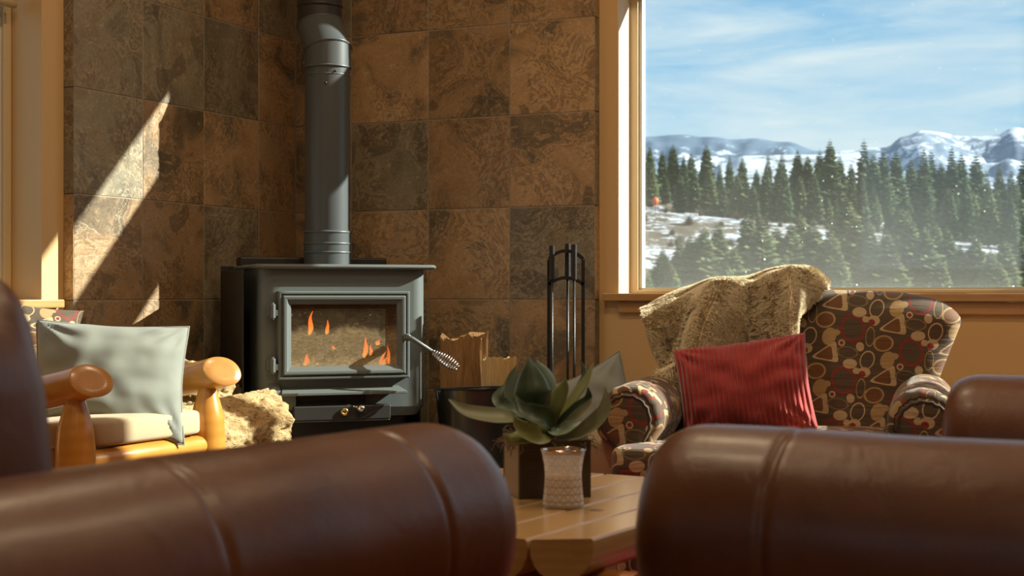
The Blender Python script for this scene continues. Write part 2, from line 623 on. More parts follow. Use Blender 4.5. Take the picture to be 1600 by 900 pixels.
# windows
def window(name, along_x, u0, u1, z0, z1, d0, pane):
    """frame set d0 behind the painted face, opening u0..u1 by z0..z1"""
    def bx(m, ua, ub, da, db, za, zb):
        if along_x:
            m.box(ua, ub, da, db, za, zb)
        else:
            m.box(-db, -da, -ub, -ua, za, zb)
    f = MB()
    w = 0.030
    D0, D1 = d0, d0 + 0.05
    bx(f, u0, u0 + w, D0, D1, z0, z1)
    bx(f, u1 - w, u1, D0, D1, z0, z1)
    bx(f, u0 + w, u1 - w, D0, D1, z0, z0 + 0.012)
    bx(f, u0 + w, u1 - w, D0, D1, z1 - w, z1)
    o = structure(name, f, M['vinyl'], bevel=0.002)
    g = MB()
    bx(g, u0 + w, u0 + w + 0.012, D0 + 0.012, D1 - 0.005, z0 + 0.012, z1 - w)
    bx(g, u1 - w - 0.012, u1 - w, D0 + 0.012, D1 - 0.005, z0 + 0.012, z1 - w)
    bx(g, u0 + w, u1 - w, D0 + 0.012, D1 - 0.005, z0 + 0.012, z0 + 0.02)
    g.build('glazing_bead', M['bead'], o, False)
    p = MB()
    bx(p, u0 + w, u1 - w, D0 + 0.027, D0 + 0.031, z0 + 0.012, z1 - w)
    p.build('pane', pane, o, False)
    return o


window('window_1', True, WA0 + .002, WM1, 0.8055, HEAD, PT + 0.118, M['pane'])
window('window_2', True, WA0 + .002, WM1, UP0, UP1, PT + 0.118, M['pane_clean'])
window('window_5', True, WM1, WM2, 0.8055, 2.9, PT + 0.118, M['pane'])
window('window_6', True, WM2, WA1, 0.8055, H3, PT + 0.118, M['pane'])
window('window_7', True, WM2, WA1, U3, U4, PT + 0.118, M['pane_clean'])
window('window_3', False, LB0 + .002, LB1, 0.786, LHEAD, PT + 0.118, M['pane_clean'])
window('fill_window', True, 0.5, 2.7, 1.0, 2.1, 0, M['pane_clean']).location = rp(0, 7.6)  # unseen back window, added so sky light fills the room
# jamb linings (cream), sills and aprons
j = MB()
j.box(WA0 - 0.002, WA0 + 0.004, PT + 0.001, PT + 0.12, 0.805, HEAD)
j.box(WA0, WM1, PT + 0.001, PT + 0.12, HEAD - 0.004, HEAD + 0.002)
j.box(WM2, WA1, PT + 0.001, PT + 0.12, H3 - 0.004, H3 + 0.002)
j.box(WA1 - 0.004, WA1 + 0.002, PT + 0.001, PT + 0.12, 0.805, H3)
structure('trim_1', j, M['jamb'])
j = MB()
j.box(1.262, WA1 + 0.06, PT - 0.032, PT + 0.0, 0.778, 0.8055)
j.box(WA0, WA1, PT - 0.001, PT + 0.17, 0.778, 0.8055)
structure('trim_2', j, M['sillwood'], bevel=0.004)
j = MB().box(1.315, WA1 + 0.02, PT - 0.016, PT + 0.001, 0.737, 0.777)
structure('trim_3', j, M['sillwood'], bevel=0.003)
j = MB()
j.box(-PT - 0.001, -PT + 0.03, -LB1 - 0.06, -1.262, 0.760, 0.786)
j.box(-PT - 0.17, -PT, -LB1, -LB0, 0.760, 0.786)
structure('trim_4', j, M['sillwood'], bevel=0.004)
b = MB()
b.box(WA0 - .01, 6.9, PT - 0.014, PT, 0, 0.11)
structure('baseboard_right', b, M['sillwood'], bevel=0.003)
b = MB()
b.box(-PT, -PT + 0.014, -7.4, -1.25, 0, 0.11)
structure('baseboard_left', b, M['sillwood'], bevel=0.003)

# roller blind bar hanging in the left window recess (its end peeks in at the top left)
M['shade'] = mat('pale blind fabric', (0.62, 0.58, 0.48), 0.8)
BLW = -1.1
t = thing('roller_blind', 'pale roller blind with a rounded bottom bar hanging in the left window recess', 'blind', rp(-0.12, 1.36, 1.672), RA)
b = MB()
b.tube([(0, 0, 0.012), (0, -1.1, 0.012)], 0.012, 12)
b.build('bottom_bar', M['vinyl'], t)
MB().box(-0.001, 0.001, -1.09, -0.01, 0.02, 0.578).build('blind_cloth', M['shade'], t, False)

# raised hearth in the corner
M['hearth'] = mat('hearth slate', (0.10, 0.085, 0.07), 0.5, var=0.3, vscale=6)
b = MB()
z = 0.15
pts = [(0.0, 0.0), (1.46, 0.0), (1.46, 0.62), (0.95, 1.32), (0.0, 1.32)]
vs = [(a, -bb, 0) for a, bb in pts] + [(a, -bb, z) for a, bb in pts]
n = len(pts)
b.add(vs, [tuple(range(n)), tuple(range(2 * n - 1, n - 1, -1))] + [(i, i + n, (i + 1) % n + n, (i + 1) % n) for i in range(n)])
structure('hearth', b, M['hearth'], bevel=0.004)
HZ = 0.15

# added fill lights, shaped as recessed ceiling fixtures
M['fillglow'] = bpy.data.materials.new('fill light diffuser')
M['fillglow'].use_nodes = True
_b = M['fillglow'].node_tree.nodes['Principled BSDF']
_b.inputs['Emission Color'].default_value = (*FILL_COL, 1)
_b.inputs['Emission Strength'].default_value = 3
M['white'] = mat('white fill light ring', (0.8, 0.78, 0.72), 0.5)
LAB = ['above the hearth beside the log chair', 'above the patterned armchair', 'above the floor between log chair and sofa', 'above the brown loveseat', 'behind the left sofa near the back wall', 'behind the loveseat near the far wall']
for (a, bb, en), lb_ in zip(FILL_LIGHTS, LAB):
    t = thing('fill_light', 'added unseen fill light in the ceiling ' + lb_, 'added fill light', rp(a, bb, CE), 0, 'added fill lights in the ceiling')
    MB().lathe([(0.12, 0), (0.125, -0.012), (0.10, -0.016), (0.10, -0.004)], 24, caps=(False, False)).build('trim_ring', M['white'], t)
    MB().lathe([(0.10, -0.006), (0.0005, -0.006)], 24, caps=(False, False)).build('diffuser', M['fillglow'], t)
    d = bpy.data.lights.new('fill_downlight', 'AREA')
    d.shape = 'DISK'
    d.size = 0.24
    d.energy = en
    d.color = FILL_COL
    o = bpy.data.objects.new('fill_downlight', d)
    o.location = (0, 0, -0.02)
    link(o, t)

# ------------------------------------------------------------------ view outside the window: hillside, trees, mountains
def ground_z(x, y):
    pts = [(0, -0.6), (12, -1.5), (60, -9), (110, -6), (150, -1.0), (200, 7.0), (250, 14.0), (290, 19.0), (345, 20.5), (420, 13.0), (600, 16.0)]
    if y <= 0:
        return -0.6
    for (a, za), (b_, zb) in zip(pts, pts[1:]):
        if y <= b_:
            t = (y - a) / (b_ - a)
            t = t * t * (3 - 2 * t)
            z = za + (zb - za) * t
            break
    else:
        z = pts[-1][1]
    if y > 60:
        q = min(1, (y - 60) / 80)
        z += q * (2.2 * nz((x * 0.012, y * 0.012, 0)) + 0.5 * nz((x * 0.06, y * 0.06, 3)) - 0.11 * max(-60, min(90, x - 30)) * min(1, max(0, (y - 140) / 120)))
    return z


def outdoor_mat(name, dark, mid, snow, thr, sc=0.05):
    m = mat(name, mid, 0.95, spec=0.1)
    nt, b = parts_of(m)
    tc = N(nt, 'ShaderNodeTexCoord')
    a = noise_n(nt, tc.outputs['Object'], sc, 8, 0.72)
    c = noise_n(nt, tc.outputs['Object'], sc * 9, 6, 0.7)
    col = ramp(nt, c, [(0.35, dark), (0.65, mid)])
    s = mth(nt, 'ADD', mth(nt, 'MULTIPLY', a, 0.55), mth(nt, 'MULTIPLY', c, 0.45))
    col = mixc(nt, ramp(nt, s, [(thr, g3(0)), (thr + 0.025, g3(1))]), col, snow)
    nt.links.new(col, b.inputs['Base Color'])
    return m


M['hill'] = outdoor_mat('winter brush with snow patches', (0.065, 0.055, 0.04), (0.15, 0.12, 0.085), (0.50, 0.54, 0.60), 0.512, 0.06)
M['mount_l'] = outdoor_mat('haze tinted forested ridge', (0.090, 0.140, 0.205), (0.130, 0.185, 0.255), (0.50, 0.55, 0.62), 0.545, 0.0009)  # distance haze is put into the ridge colour as blue
M['mount_r'] = outdoor_mat('snowy ridge', (0.15, 0.20, 0.28), (0.23, 0.29, 0.37), (0.52, 0.58, 0.66), 0.49, 0.0016)  # bluish darks carry the haze of distance in the colour
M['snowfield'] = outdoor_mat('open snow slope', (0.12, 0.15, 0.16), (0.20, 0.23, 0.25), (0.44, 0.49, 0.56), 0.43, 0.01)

b = MB()
nx, ny = 90, 110
vs = []
for j_ in range(ny + 1):
    y = 7.5 + 600 * (j_ / ny) ** 1.5
    for i in range(nx + 1):
        x = -40 + (i / nx) * 90 + y * (-0.25 + 0.95 * i / nx)
        vs.append((x, y, ground_z(x, y)))
fs = [(j_ * (nx + 1) + i, j_ * (nx + 1) + i + 1, (j_ + 1) * (nx + 1) + i + 1, (j_ + 1) * (nx + 1) + i) for j_ in range(ny) for i in range(nx)]
b.add(vs, fs)
structure('ground', b, M['hill'], smooth=True, room=False)


def ridge(name, label, crest, Y, depth, m, rough, seed, back=600):
    """crest: list of (px, py) of the skyline, Y its distance; real slope in front and behind"""
    cols = []
    x0, x1 = crest[0][0], crest[-1][0]
    n = 220
    for i in range(n + 1):
        px = x0 + (x1 - x0) * i / n
        for (a, ya), (c_, yc) in zip(crest, crest[1:]):
            if px <= c_ + 1e-6:
                t = (px - a) / (c_ - a)
                py = ya + (yc - ya) * (t * t * (3 - 2 * t))
                break
        cols.append(at(px, py, Y))
    b = MB()
    rows = 34
    vs = []
    for r in range(-8, rows + 1):
        for i, p in enumerate(cols):
            if r < 0:
                t = -r / 8
                q = Vector((p.x, p.y + back * t, p.z * (1 - 0.8 * t)))
            else:
                t = r / rows
                h = p.z * (1 - t) ** 1.15
                q = Vector((p.x * (1 - depth / Y * t), p.y - depth * t, h))
            k = rough * p.z * min(1, abs(r) / 5.0 + 0.12)
            fx = q.x / Y * 18
            q.z += k * (nz((fx, q.y / Y * 26, seed)) * 0.9 + 0.45 * nz((fx * 2.7, q.y / Y * 60, seed + 5)) + 0.2 * nz((fx * 7, q.y / Y * 150, seed + 9)))
            vs.append(q)
    w = n + 1
    fs = [(j_ * w + i, j_ * w + i + 1, (j_ + 1) * w + i + 1, (j_ + 1) * w + i) for j_ in range(rows + 8) for i in range(n)]
    b.add(vs, fs)
    o = b.build(name, m, None, True)
    return tag(o, label, 'mountain' if 'ridge' in name else 'hill')


ridge('mountain_ridge', 'haze-tinted blue forested mountain ridge with few snow patches on the left horizon',
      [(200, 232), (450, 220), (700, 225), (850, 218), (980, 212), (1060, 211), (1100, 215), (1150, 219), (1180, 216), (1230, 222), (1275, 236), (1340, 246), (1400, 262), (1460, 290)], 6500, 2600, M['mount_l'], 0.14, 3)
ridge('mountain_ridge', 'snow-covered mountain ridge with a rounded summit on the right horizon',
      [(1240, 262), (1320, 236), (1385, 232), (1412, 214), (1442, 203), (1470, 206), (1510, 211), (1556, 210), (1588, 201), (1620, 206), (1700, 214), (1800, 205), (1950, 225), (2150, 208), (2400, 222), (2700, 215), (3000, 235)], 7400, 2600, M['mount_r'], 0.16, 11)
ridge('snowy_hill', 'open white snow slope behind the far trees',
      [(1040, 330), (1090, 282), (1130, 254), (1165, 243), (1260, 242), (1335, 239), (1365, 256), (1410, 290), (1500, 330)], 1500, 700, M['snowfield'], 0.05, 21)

M['needle'] = mat('conifer needles', (0.070, 0.105, 0.050), 0.9, var=0.4, vscale=0.9, spec=0.15)
M['needle_l'] = mat('pale conifer needles', (0.115, 0.145, 0.062), 0.9, var=0.35, vscale=0.9, spec=0.15)
M['bark'] = mat('conifer bark', (0.09, 0.06, 0.04), 0.9, var=0.3, vscale=2)
M['brush'] = mat('bare brown brush', (0.13, 0.095, 0.06), 0.95, var=0.4, vscale=2)


def conifer_meshes(seed, H=16.0, wid=0.20, ragged=0.35):
    rnd = random.Random(seed)
    f = MB()
    tiers = 30
    for k in range(tiers):
        t = k / (tiers - 1)
        z = H * (0.10 + 0.88 * t)
        Rr = H * wid * (1 - t) ** 0.66 * (0.85 + 0.3 * rnd.random()) + 0.18
        nb = int(13 - 6 * t)
        a0 = rnd.random() * 6.28
        for q in range(nb):
            a = a0 + q * 2 * PI / nb + rnd.uniform(-.2, .2)
            L = Rr * (1 - ragged * rnd.random())
            d = Vector((math.cos(a), math.sin(a), 0))
            s_ = Vector((-math.sin(a), math.cos(a), 0))
            up = rnd.uniform(-0.30, 0.05)
            wv = L * rnd.uniform(0.30, 0.42) + 0.08
            root_ = Vector((0, 0, z))
            v = [root_ + d * 0.05, root_ + d * L * 0.45 + s_ * wv + Vector((0, 0, up * L * 0.5 - 0.16 * L)),
                 root_ + d * L + Vector((0, 0, up * L)), root_ + d * L * 0.45 - s_ * wv + Vector((0, 0, up * L * 0.5 - 0.16 * L)),
                 root_ + d * L * 0.5 + Vector((0, 0, up * L * 0.4 + 0.13 * L)),
                 root_ + d * L * 0.75 + s_ * wv * 0.75 + Vector((0, 0, up * L * 0.9 - 0.12 * L)),
                 root_ + d * L * 0.75 - s_ * wv * 0.75 + Vector((0, 0, up * L * 0.9 - 0.12 * L)),
                 root_ + d * L * 0.4 + Vector((0, 0, -0.34 * L + up * L * 0.3))]
            f.add(v, [(0, 1, 4), (0, 4, 3), (1, 5, 4), (5, 2, 4), (4, 2, 6), (4, 6, 3), (0, 7, 1), (0, 3, 7), (1, 7, 2), (3, 2, 7)])
    tr = MB()
    tr.tube([(0, 0, -1.0), (0, 0, H * 0.3), (0.05, 0, H * 0.7), (0, 0.03, H)], [0.24, 0.18, 0.09, 0.02], 7)
    return f, tr


protos = []
for sd_, wd, rg, mm in ((1, 0.24, .35, 'needle'), (2, 0.20, .4, 'needle'), (3, 0.25, .3, 'needle_l'), (4, 0.30, .42, 'needle_l')):
    f, tr = conifer_meshes(sd_, wid=wd, ragged=rg)
    root = bpy.data.objects.new('conifer_tree', None)
    fo = f.build('foliage', M[mm], root, False)
    tk = tr.build('trunk', M['bark'], root, True)
    protos.append((root, fo, tk))
tree_used = set()


def tree(px, ty, by, Y, kind, label, group, fat=1.0):
    """base py and top py at distance Y; stands on the ground"""
    x = (px - 800) / 2300 * Y
    z0 = ground_z(x, Y)
    ztop = 0.8 - (ty - 460.8) / 2300 * Y
    h = max(3.0, ztop - z0)
    s = h / 16.0
    p = protos[kind]
    if kind not in tree_used:
        tree_used.add(kind)
        root, fo, tk = p
        C.objects.link(root)
        cp = root
    else:
        cp = p[0].copy()
        C.objects.link(cp)
        for ch in p[1:]:
            c = ch.copy()
            C.objects.link(c)
            c.parent = cp
    cp.location = (x, Y, z0)
    cp.scale = (s * fat * random.uniform(0.9, 1.1), s * fat * random.uniform(0.9, 1.1), s)
    cp.rotation_euler = (0, 0, random.uniform(0, 6.28))
    tag(cp, label, 'tree', group)


rt = random.Random(5)
# far row: stand of conifers on the brow of the slope (top skyline read from the photograph)
sky_pts = [(1000, 246), (1015, 226), (1035, 232), (1052, 222), (1068, 240), (1080, 236), (1104, 222), (1125, 258), (1140, 240), (1160, 244), (1182, 262), (1200, 240),
           (1222, 236), (1246, 232), (1262, 240), (1281, 232), (1297, 216), (1312, 240), (1330, 252), (1350, 216), (1365, 236), (1380, 232), (1400, 232), (1424, 244), (1443, 228), (1455, 232), (1470, 250), (1487, 226), (1502, 236), (1525, 238),
           (1540, 262), (1562, 252), (1580, 262), (1600, 242), (1625, 250), (1650, 240), (1680, 248), (1710, 236), (1740, 246), (1775, 240), (1810, 250)]
for i, (px, ty) in enumerate(sky_pts):
    Y = rt.uniform(285, 325)
    tree(px, ty, 0, Y, rt.choice([0, 1, 0]), 'dark conifer in the far row along the brow of the snowy slope', 'conifers in the far row on the brow')
for i in range(46):
    px = 1290 + i * 11.5 + rt.uniform(-6, 6)
    Y = rt.uniform(225, 290)
    ty = rt.uniform(262, 325)
    tree(px, ty, 0, Y, rt.choice([0, 1, 2]), 'conifer of the dense middle stand on the right of the slope', 'conifers of the dense middle stand')
for px, ty, Y in [(1018, 262, 270), (1040, 272, 275), (1062, 268, 262), (1085, 262, 268), (1108, 262, 262), (1130, 286, 258), (1152, 270, 250), (1176, 284, 245), (1196, 262, 262), (1218, 252, 250), (1226, 262, 240), (1250, 272, 255), (1272, 268, 250)]:
    tree(px, ty, 0, Y, rt.choice([0, 2, 0]), 'mid-height conifer beside the snowy clearing', 'conifers beside the snowy clearing')
# near row: paler trees that stand just below the window sill line
near = [(1012, 428, 140), (1035, 385, 150), (1062, 372, 158), (1078, 366, 150), (1100, 352, 150), (1122, 344, 155), (1146, 382, 150), (1170, 330, 165), (1190, 338, 158), (1212, 352, 160), (1236, 345, 160), (1250, 330, 172), (1270, 340, 165), (1296, 352, 160),
        (1322, 303, 178), (1338, 330, 170), (1358, 342, 165), (1385, 356, 165), (1410, 322, 175), (1422, 336, 168), (1445, 350, 165), (1462, 345, 172), (1480, 352, 168), (1500, 378, 160), (1525, 366, 160), (1548, 388, 150), (1570, 372, 158), (1592, 366, 162),
        (1618, 350, 165), (1650, 362, 160), (1690, 345, 170), (1730, 365, 160), (980, 360, 160), (1050, 410, 135), (1135, 405, 135), (1225, 395, 140), (1310, 385, 140), (1400, 392, 140), (1470, 400, 135), (1560, 405, 135)]
for px, ty, Y in near:
    tree(px, ty, 0, Y, rt.choice([2, 3, 2, 3]), 'olive green conifer in the near row below the clearing', 'conifers in the near row', 1.35)
# low brush dotted on the clearing, and the small orange marker that stands there
bm_ = MB()
for k in range(260):
    rr = random.Random(k)
    x0, y0, z0 = 0, 0, 0
    a, e = rr.uniform(0, 6.28), rr.uniform(0.2, 1.4)
    L = rr.uniform(0.5, 1.3)
    d = Vector((math.cos(a) * math.cos(e), math.sin(a) * math.cos(e), math.sin(e)))
    s_ = Vector((-math.sin(a), math.cos(a), 0)) * 0.05
    bm_.add([s_, -s_, d * L], [(0, 1, 2)])
br0 = bm_.build('bare_bush', M['brush'], None, False)
for i in range(70):
    px = rt.uniform(1005, 1290) if i < 48 else rt.uniform(1290, 1620)
    Y = rt.uniform(170, 290)
    o = br0 if i == 0 else br0.copy()
    if i:
        C.objects.link(o)
    x = (px - 800) / 2300 * Y
    o.location = (x, Y, ground_z(x, Y) - 0.1)
    s = rt.uniform(0.8, 1.7)
    o.scale = (s, s, s)
    o.rotation_euler = (0, 0, rt.uniform(0, 6))
    tag(o, 'low bare brown bush on the snow-patched slope between the trees', 'bush', 'bare bushes on the snowy slope')
M['orange'] = mat('orange marker', (0.9, 0.12, 0.02), 0.5)
Y = 235
x = (1024 - 800) / 2300 * Y
zt = 0.8 - (314 - 460.8) / 2300 * Y
t = thing('marker_post', 'small bright orange marker on a post at the left of the snowy slope', 'marker', (x, Y, ground_z(x, Y)))
hgt = zt - ground_z(x, Y)
MB().tube([(0, 0, -0.3), (0, 0, hgt)], 0.06, 8).build('post', M['bark'], t)
MB().lathe([(0.05, hgt - 0.75), (0.45, hgt - 0.45), (0.5, hgt), (0.40, hgt + 0.4), (0.05, hgt + 0.65)], 14).build('marker_panel', M['orange'], t)

# ------------------------------------------------------------------ wood stove
M['steel'] = mat('charcoal stove paint', (0.120, 0.142, 0.140), 0.45, bump=0.06, bscale=500, spec=0.45)
M['steel_dk'] = mat('black stove steel', (0.022, 0.021, 0.020), 0.5, bump=0.05, bscale=400)
M['pipe'] = mat('grey flue pipe', (0.075, 0.088, 0.094), 0.36, spec=0.5)
M['pipe_dk'] = mat('black flue pipe', (0.030, 0.026, 0.028), 0.42)
M['chrome'] = mat('chrome', (0.75, 0.74, 0.72), 0.18, metal=1.0)
M['brass'] = mat('brass', (0.75, 0.55, 0.20), 0.25, metal=1.0)
M['brick'] = mat('sooty firebrick', (0.30, 0.23, 0.15), 0.9, var=0.4, vscale=12, bump=0.3, bscale=60)
M['char'] = mat('charred log', (0.10, 0.085, 0.07), 0.95, var=0.9, vscale=20, bump=0.8, bscale=50)
M['ash'] = mat('pale ash', (0.46, 0.42, 0.36), 0.95, var=0.4, vscale=30, bump=0.8, bscale=80)

M['flame'] = bpy.data.materials.new('flame')
M['flame'].use_nodes = True
nt = M['flame'].node_tree
nt.nodes.clear()
tc = N(nt, 'ShaderNodeTexCoord')
sp = N(nt, 'ShaderNodeSeparateXYZ', ins={0: tc.outputs['UV']})
fc = ramp(nt, sp.outputs[1], [(0.0, (1.0, 0.36, 0.06)), (0.4, (1.0, 0.20, 0.02)), (1.0, (0.85, 0.09, 0.01))])
em = N(nt, 'ShaderNodeEmission', ins={0: fc, 1: 1.9})
tr_ = N(nt, 'ShaderNodeBsdfTransparent')
lw = N(nt, 'ShaderNodeLayerWeight', ins={'Blend': 0.35}).outputs['Facing']
mx = N(nt, 'ShaderNodeMixShader', ins={0: ramp(nt, lw, [(0.1, g3(0.1)), (0.8, g3(0.85))]), 1: em.outputs[0], 2: tr_.outputs[0]})
N(nt, 'ShaderNodeOutputMaterial', ins={0: mx.outputs[0]})

# sooty, ash-fogged stove glass
M['stoveglass'] = bpy.data.materials.new('sooty stove glass')
M['stoveglass'].use_nodes = True
nt = M['stoveglass'].node_tree
nt.nodes.clear()
tc = N(nt, 'ShaderNodeTexCoord')
ob = tc.outputs['Object']
sp = N(nt, 'ShaderNodeSeparateXYZ', ins={0: ob})
zz = mth(nt, 'DIVIDE', mth(nt, 'SUBTRACT', sp.outputs[2], 0.555), 0.215, clamp=True)
wob = noise_n(nt, ob, 14, 5, 0.6, 0.6)
zz2 = mth(nt, 'ADD', zz, mth(nt, 'MULTIPLY', mth(nt, 'SUBTRACT', wob, 0.5), 0.45))
fog = ramp(nt, zz2, [(0.0, g3(0.55)), (0.25, g3(0.28)), (0.54, g3(0.32)), (0.66, g3(0.06)), (1.0, g3(0.015))])
streak = noise_n(nt, mapping(nt, ob, scale=(1.5, 1, 4)), 30, 6, 0.75, 1.5)
fog = mth(nt, 'MULTIPLY', fog, ramp(nt, streak, [(0.35, g3(0.5)), (0.65, g3(1.35))]))
vo = N(nt, 'ShaderNodeTexVoronoi', feature='F1', ins={'Vector': ob, 'Scale': 70.0})
pr = N(nt, 'ShaderNodeSeparateXYZ', ins={0: vo.outputs['Color']})
spk = mth(nt, 'LESS_THAN', vo.outputs['Distance'], mth(nt, 'MULTIPLY', pr.outputs[0], 0.17))
spk = mth(nt, 'MULTIPLY', mth(nt, 'MULTIPLY', spk, mth(nt, 'GREATER_THAN', pr.outputs[1], 0.55)), 0.55)
fog = mth(nt, 'ADD', fog, spk, clamp=True)
tr_ = N(nt, 'ShaderNodeBsdfTransparent', ins={0: (0.82, 0.80, 0.76, 1)})
gl = N(nt, 'ShaderNodeBsdfGlossy', ins={'Color': (1, 1, 1, 1), 'Roughness': 0.05})
lf = N(nt, 'ShaderNodeLayerWeight', ins={'Blend': 0.5}).outputs['Facing']
fr = mth(nt, 'ADD', mth(nt, 'MULTIPLY', mth(nt, 'POWER', lf, 5.0), 0.8), 0.05)
m1 = N(nt, 'ShaderNodeMixShader', ins={0: fr, 1: tr_.outputs[0], 2: gl.outputs[0]})
dcol = mixc(nt, wob, (0.62, 0.45, 0.22), (0.60, 0.52, 0.36))
df = N(nt, 'ShaderNodeBsdfDiffuse', ins={0: dcol})
m2 = N(nt, 'ShaderNodeMixShader', ins={0: fog, 1: m1.outputs[0], 2: df.outputs[0]})
N(nt, 'ShaderNodeOutputMaterial', ins={0: m2.outputs[0]})

SO = Vector((-0.6342, 5.065, 0))
stove = thing('wood_stove', 'charcoal grey wood stove with fire behind its glass door in the tiled corner', 'stove', SO, R(20))


def rrect(x0, x1, y0, y1, r, z, n=5):
    out = []
    for cx, cy, a0 in ((x1 - r, y1 - r, 0), (x0 + r, y1 - r, 90), (x0 + r, y0 + r, 180), (x1 - r, y0 + r, 270)):
        for k in range(n + 1):
            a = R(a0 + 90 * k / n)
            out.append(Vector((cx + r * math.cos(a), cy + r * math.sin(a), z)))
    return out


# body shell with a real door opening (front wall in four pieces, rounded front corners)
b = MB()
x0, x1, yf, yb = -0.285, 0.270, -0.285, 0.15
z0, z1 = 0.402, 0.886
ox0, ox1, oz0, oz1 = -0.205, 0.172, 0.55, 0.79
rc = 0.045


def corner(sx):
    pr = []
    cx = x0 + rc if sx < 0 else x1 - rc
    for k in range(9):
        a = R(90 * k / 8)
        pr.append((cx + sx * rc * math.sin(a), yf + rc - rc * math.cos(a)))
    return pr


cl_, cr_ = corner(-1), corner(1)
for prof in (cl_, cr_):
    side = [(prof[-1][0], yb)]
    pts = prof + side
    rings = [[Vector((p[0], p[1], zz_)) for p in pts] for zz_ in (z0 + 0.03, z1)]
    b.loft(rings, closed=False)
    # chamfered foot of the body
    lowr = [Vector((p[0] * 0.93, p[1] + 0.012, z0)) for p in pts]
    b.loft([lowr, rings[0]], closed=False)
xa, xb = cl_[0][0], cr_[0][0]
for (a, c, e, g) in ((xa, ox0, z0 + 0.03, z1), (ox1, xb, z0 + 0.03, z1), (ox0, ox1, z0 + 0.03, oz0), (ox0, ox1, oz1, z1)):
    b.add([(a, yf, e), (c, yf, e), (c, yf, g), (a, yf, g)], [(0, 1, 2, 3)])
b.add([(xa * .93, yf + .012, z0), (xb * .93, yf + .012, z0), (xb, yf, z0 + .03), (xa, yf, z0 + .03)], [(0, 1, 2, 3)])
b.box(x0, x1, yb - 0.004, yb, z0, z1)
b.add([(x0 * .93, yf + .02, z0), (x1 * .93, yf + .02, z0), (x1 * .93, yb, z0), (x0 * .93, yb, z0)], [(0, 1, 2, 3)])
b.build('body', M['steel'], stove, True, angle=40)
# lid: long plate with rounded front edge and corners
b = MB()
rg = []
for dz, ins in ((0.0, 0.006), (0.003, 0.0015), (0.008, 0), (0.013, 0.003), (0.0155, 0.008)):
    rg.append(rrect(-0.302 + ins, 0.300 - ins, -0.312 + ins, 0.16, 0.02, 0.884 + dz))
b.loft(rg)
b.build('top_plate', M['steel'], stove, True, angle=50)
# hob step behind the lid
b = MB().box(-0.285, 0.235, 0.09, 0.175, 0.898, 0.931)
b.build('rear_flange', M['steel_dk'], stove, False, bevel=0.006)
# side heat shields
b = MB()
b.box(-0.335, -0.329, -0.245, 0.19, 0.30, 0.882)
b.box(-0.335, -0.290, 0.184, 0.19, 0.30, 0.882)
b.build('side_shield', M['steel_dk'], stove, False, bevel=0.002)
b = MB()
b.box(0.312, 0.318, -0.05, 0.19, 0.30, 0.872)
b.build('side_shield', M['steel_dk'], stove, False, bevel=0.002)
b = MB().box(-0.335, 0.318, 0.195, 0.200, 0.30, 0.90)
b.build('rear_shield', M['steel_dk'], stove, False)
# pedestal
b = MB()
b.loft([rrect(-0.24, 0.24, -0.25, 0.12, 0.02, HZ), rrect(-0.24, 0.24, -0.25, 0.12, 0.02, HZ + .03), rrect(-0.215, 0.215, -0.235, 0.11, 0.02, HZ + .04), rrect(-0.215, 0.215, -0.235, 0.11, 0.02, z0 + 0.002)])
b.build('pedestal', M['steel_dk'], stove, True, angle=40)


def frame_ring(mb, xs0, xs1, zs0, zs1, prof):
    """picture-frame moulding; prof = (inset from the outer edge, y)"""
    rings = []
    for ins, y in prof:
        rings.append([Vector((xs0 + ins, y, zs0 + ins)), Vector((xs1 - ins, y, zs0 + ins)), Vector((xs1 - ins, y, zs1 - ins)), Vector((xs0 + ins, y, zs1 - ins))])
    mb.loft(rings, (False, False))


door = MB()
dx0, dx1, dz0, dz1 = -0.232, 0.202, 0.528, 0.812
frame_ring(door, dx0, dx1, dz0, dz1, [(0.0, -0.284), (0.0, -0.316), (0.003, -0.319), (0.009, -0.319), (0.010, -0.312), (0.0135, -0.312), (0.0145, -0.320), (0.018, -0.323), (0.025, -0.3225), (0.028, -0.3215), (0.031, -0.317), (0.041, -0.3115), (0.043, -0.308), (0.043, -0.290)])
od = door.build('door', M['steel'], stove, False, bevel=0.0008)
MB().box(dx0 + 0.040, dx1 - 0.040, -0.3095, -0.3055, dz0 + 0.040, dz1 - 0.040).build('door_glass', M['stoveglass'], od, False)
for zh in (0.575, 0.748):
    h = MB()
    h.tube([(-0.249, -0.312, zh - 0.022), (-0.249, -0.312, zh + 0.022)], 0.009, 12)
    h.tube([(-0.249, -0.312, zh - 0.027), (-0.249, -0.312, zh + 0.027)], 0.005, 10)
    h.box(-0.268, -0.240, -0.306, -0.284, zh - 0.016, zh + 0.016)
    h.box(-0.244, -0.228, -0.318, -0.306, zh - 0.016, zh + 0.004)
    h.build('hinge', M['steel'], od, False, bevel=0.0015)
# latch handle with spring grip
h = MB()
h.tube([(0.186, -0.326, 0.661), (0.186, -0.352, 0.661)], 0.012, 14)
h.tube([(0.180, -0.348, 0.664), (0.200, -0.355, 0.657), (0.266, -0.385, 0.611)], [0.0085, 0.0075, 0.0065], 12)
oh = h.build('door_handle', M['steel'], od, True)
cp_ = []
p0, p1 = Vector((0.262, -0.383, 0.614)), Vector((0.335, -0.416, 0.564))
ax = (p1 - p0).normalized()
u_ = ax.orthogonal().normalized()
w_ = ax.cross(u_)
turns = 11
for k in range(turns * 14 + 1):
    t = k / (turns * 14)
    r_ = 0.0075 + 0.013 * math.sin(PI * min(1, t * 0.97 + 0.0)) ** 0.9 * (0.6 + 0.6 * t)
    a = 2 * PI * turns * t
    cp_.append(p0 + (p1 - p0) * t + (u_ * math.cos(a) + w_ * math.sin(a)) * r_)
MB().tube(cp_, 0.0028, 8).build('spring_grip', M['chrome'], od, True)
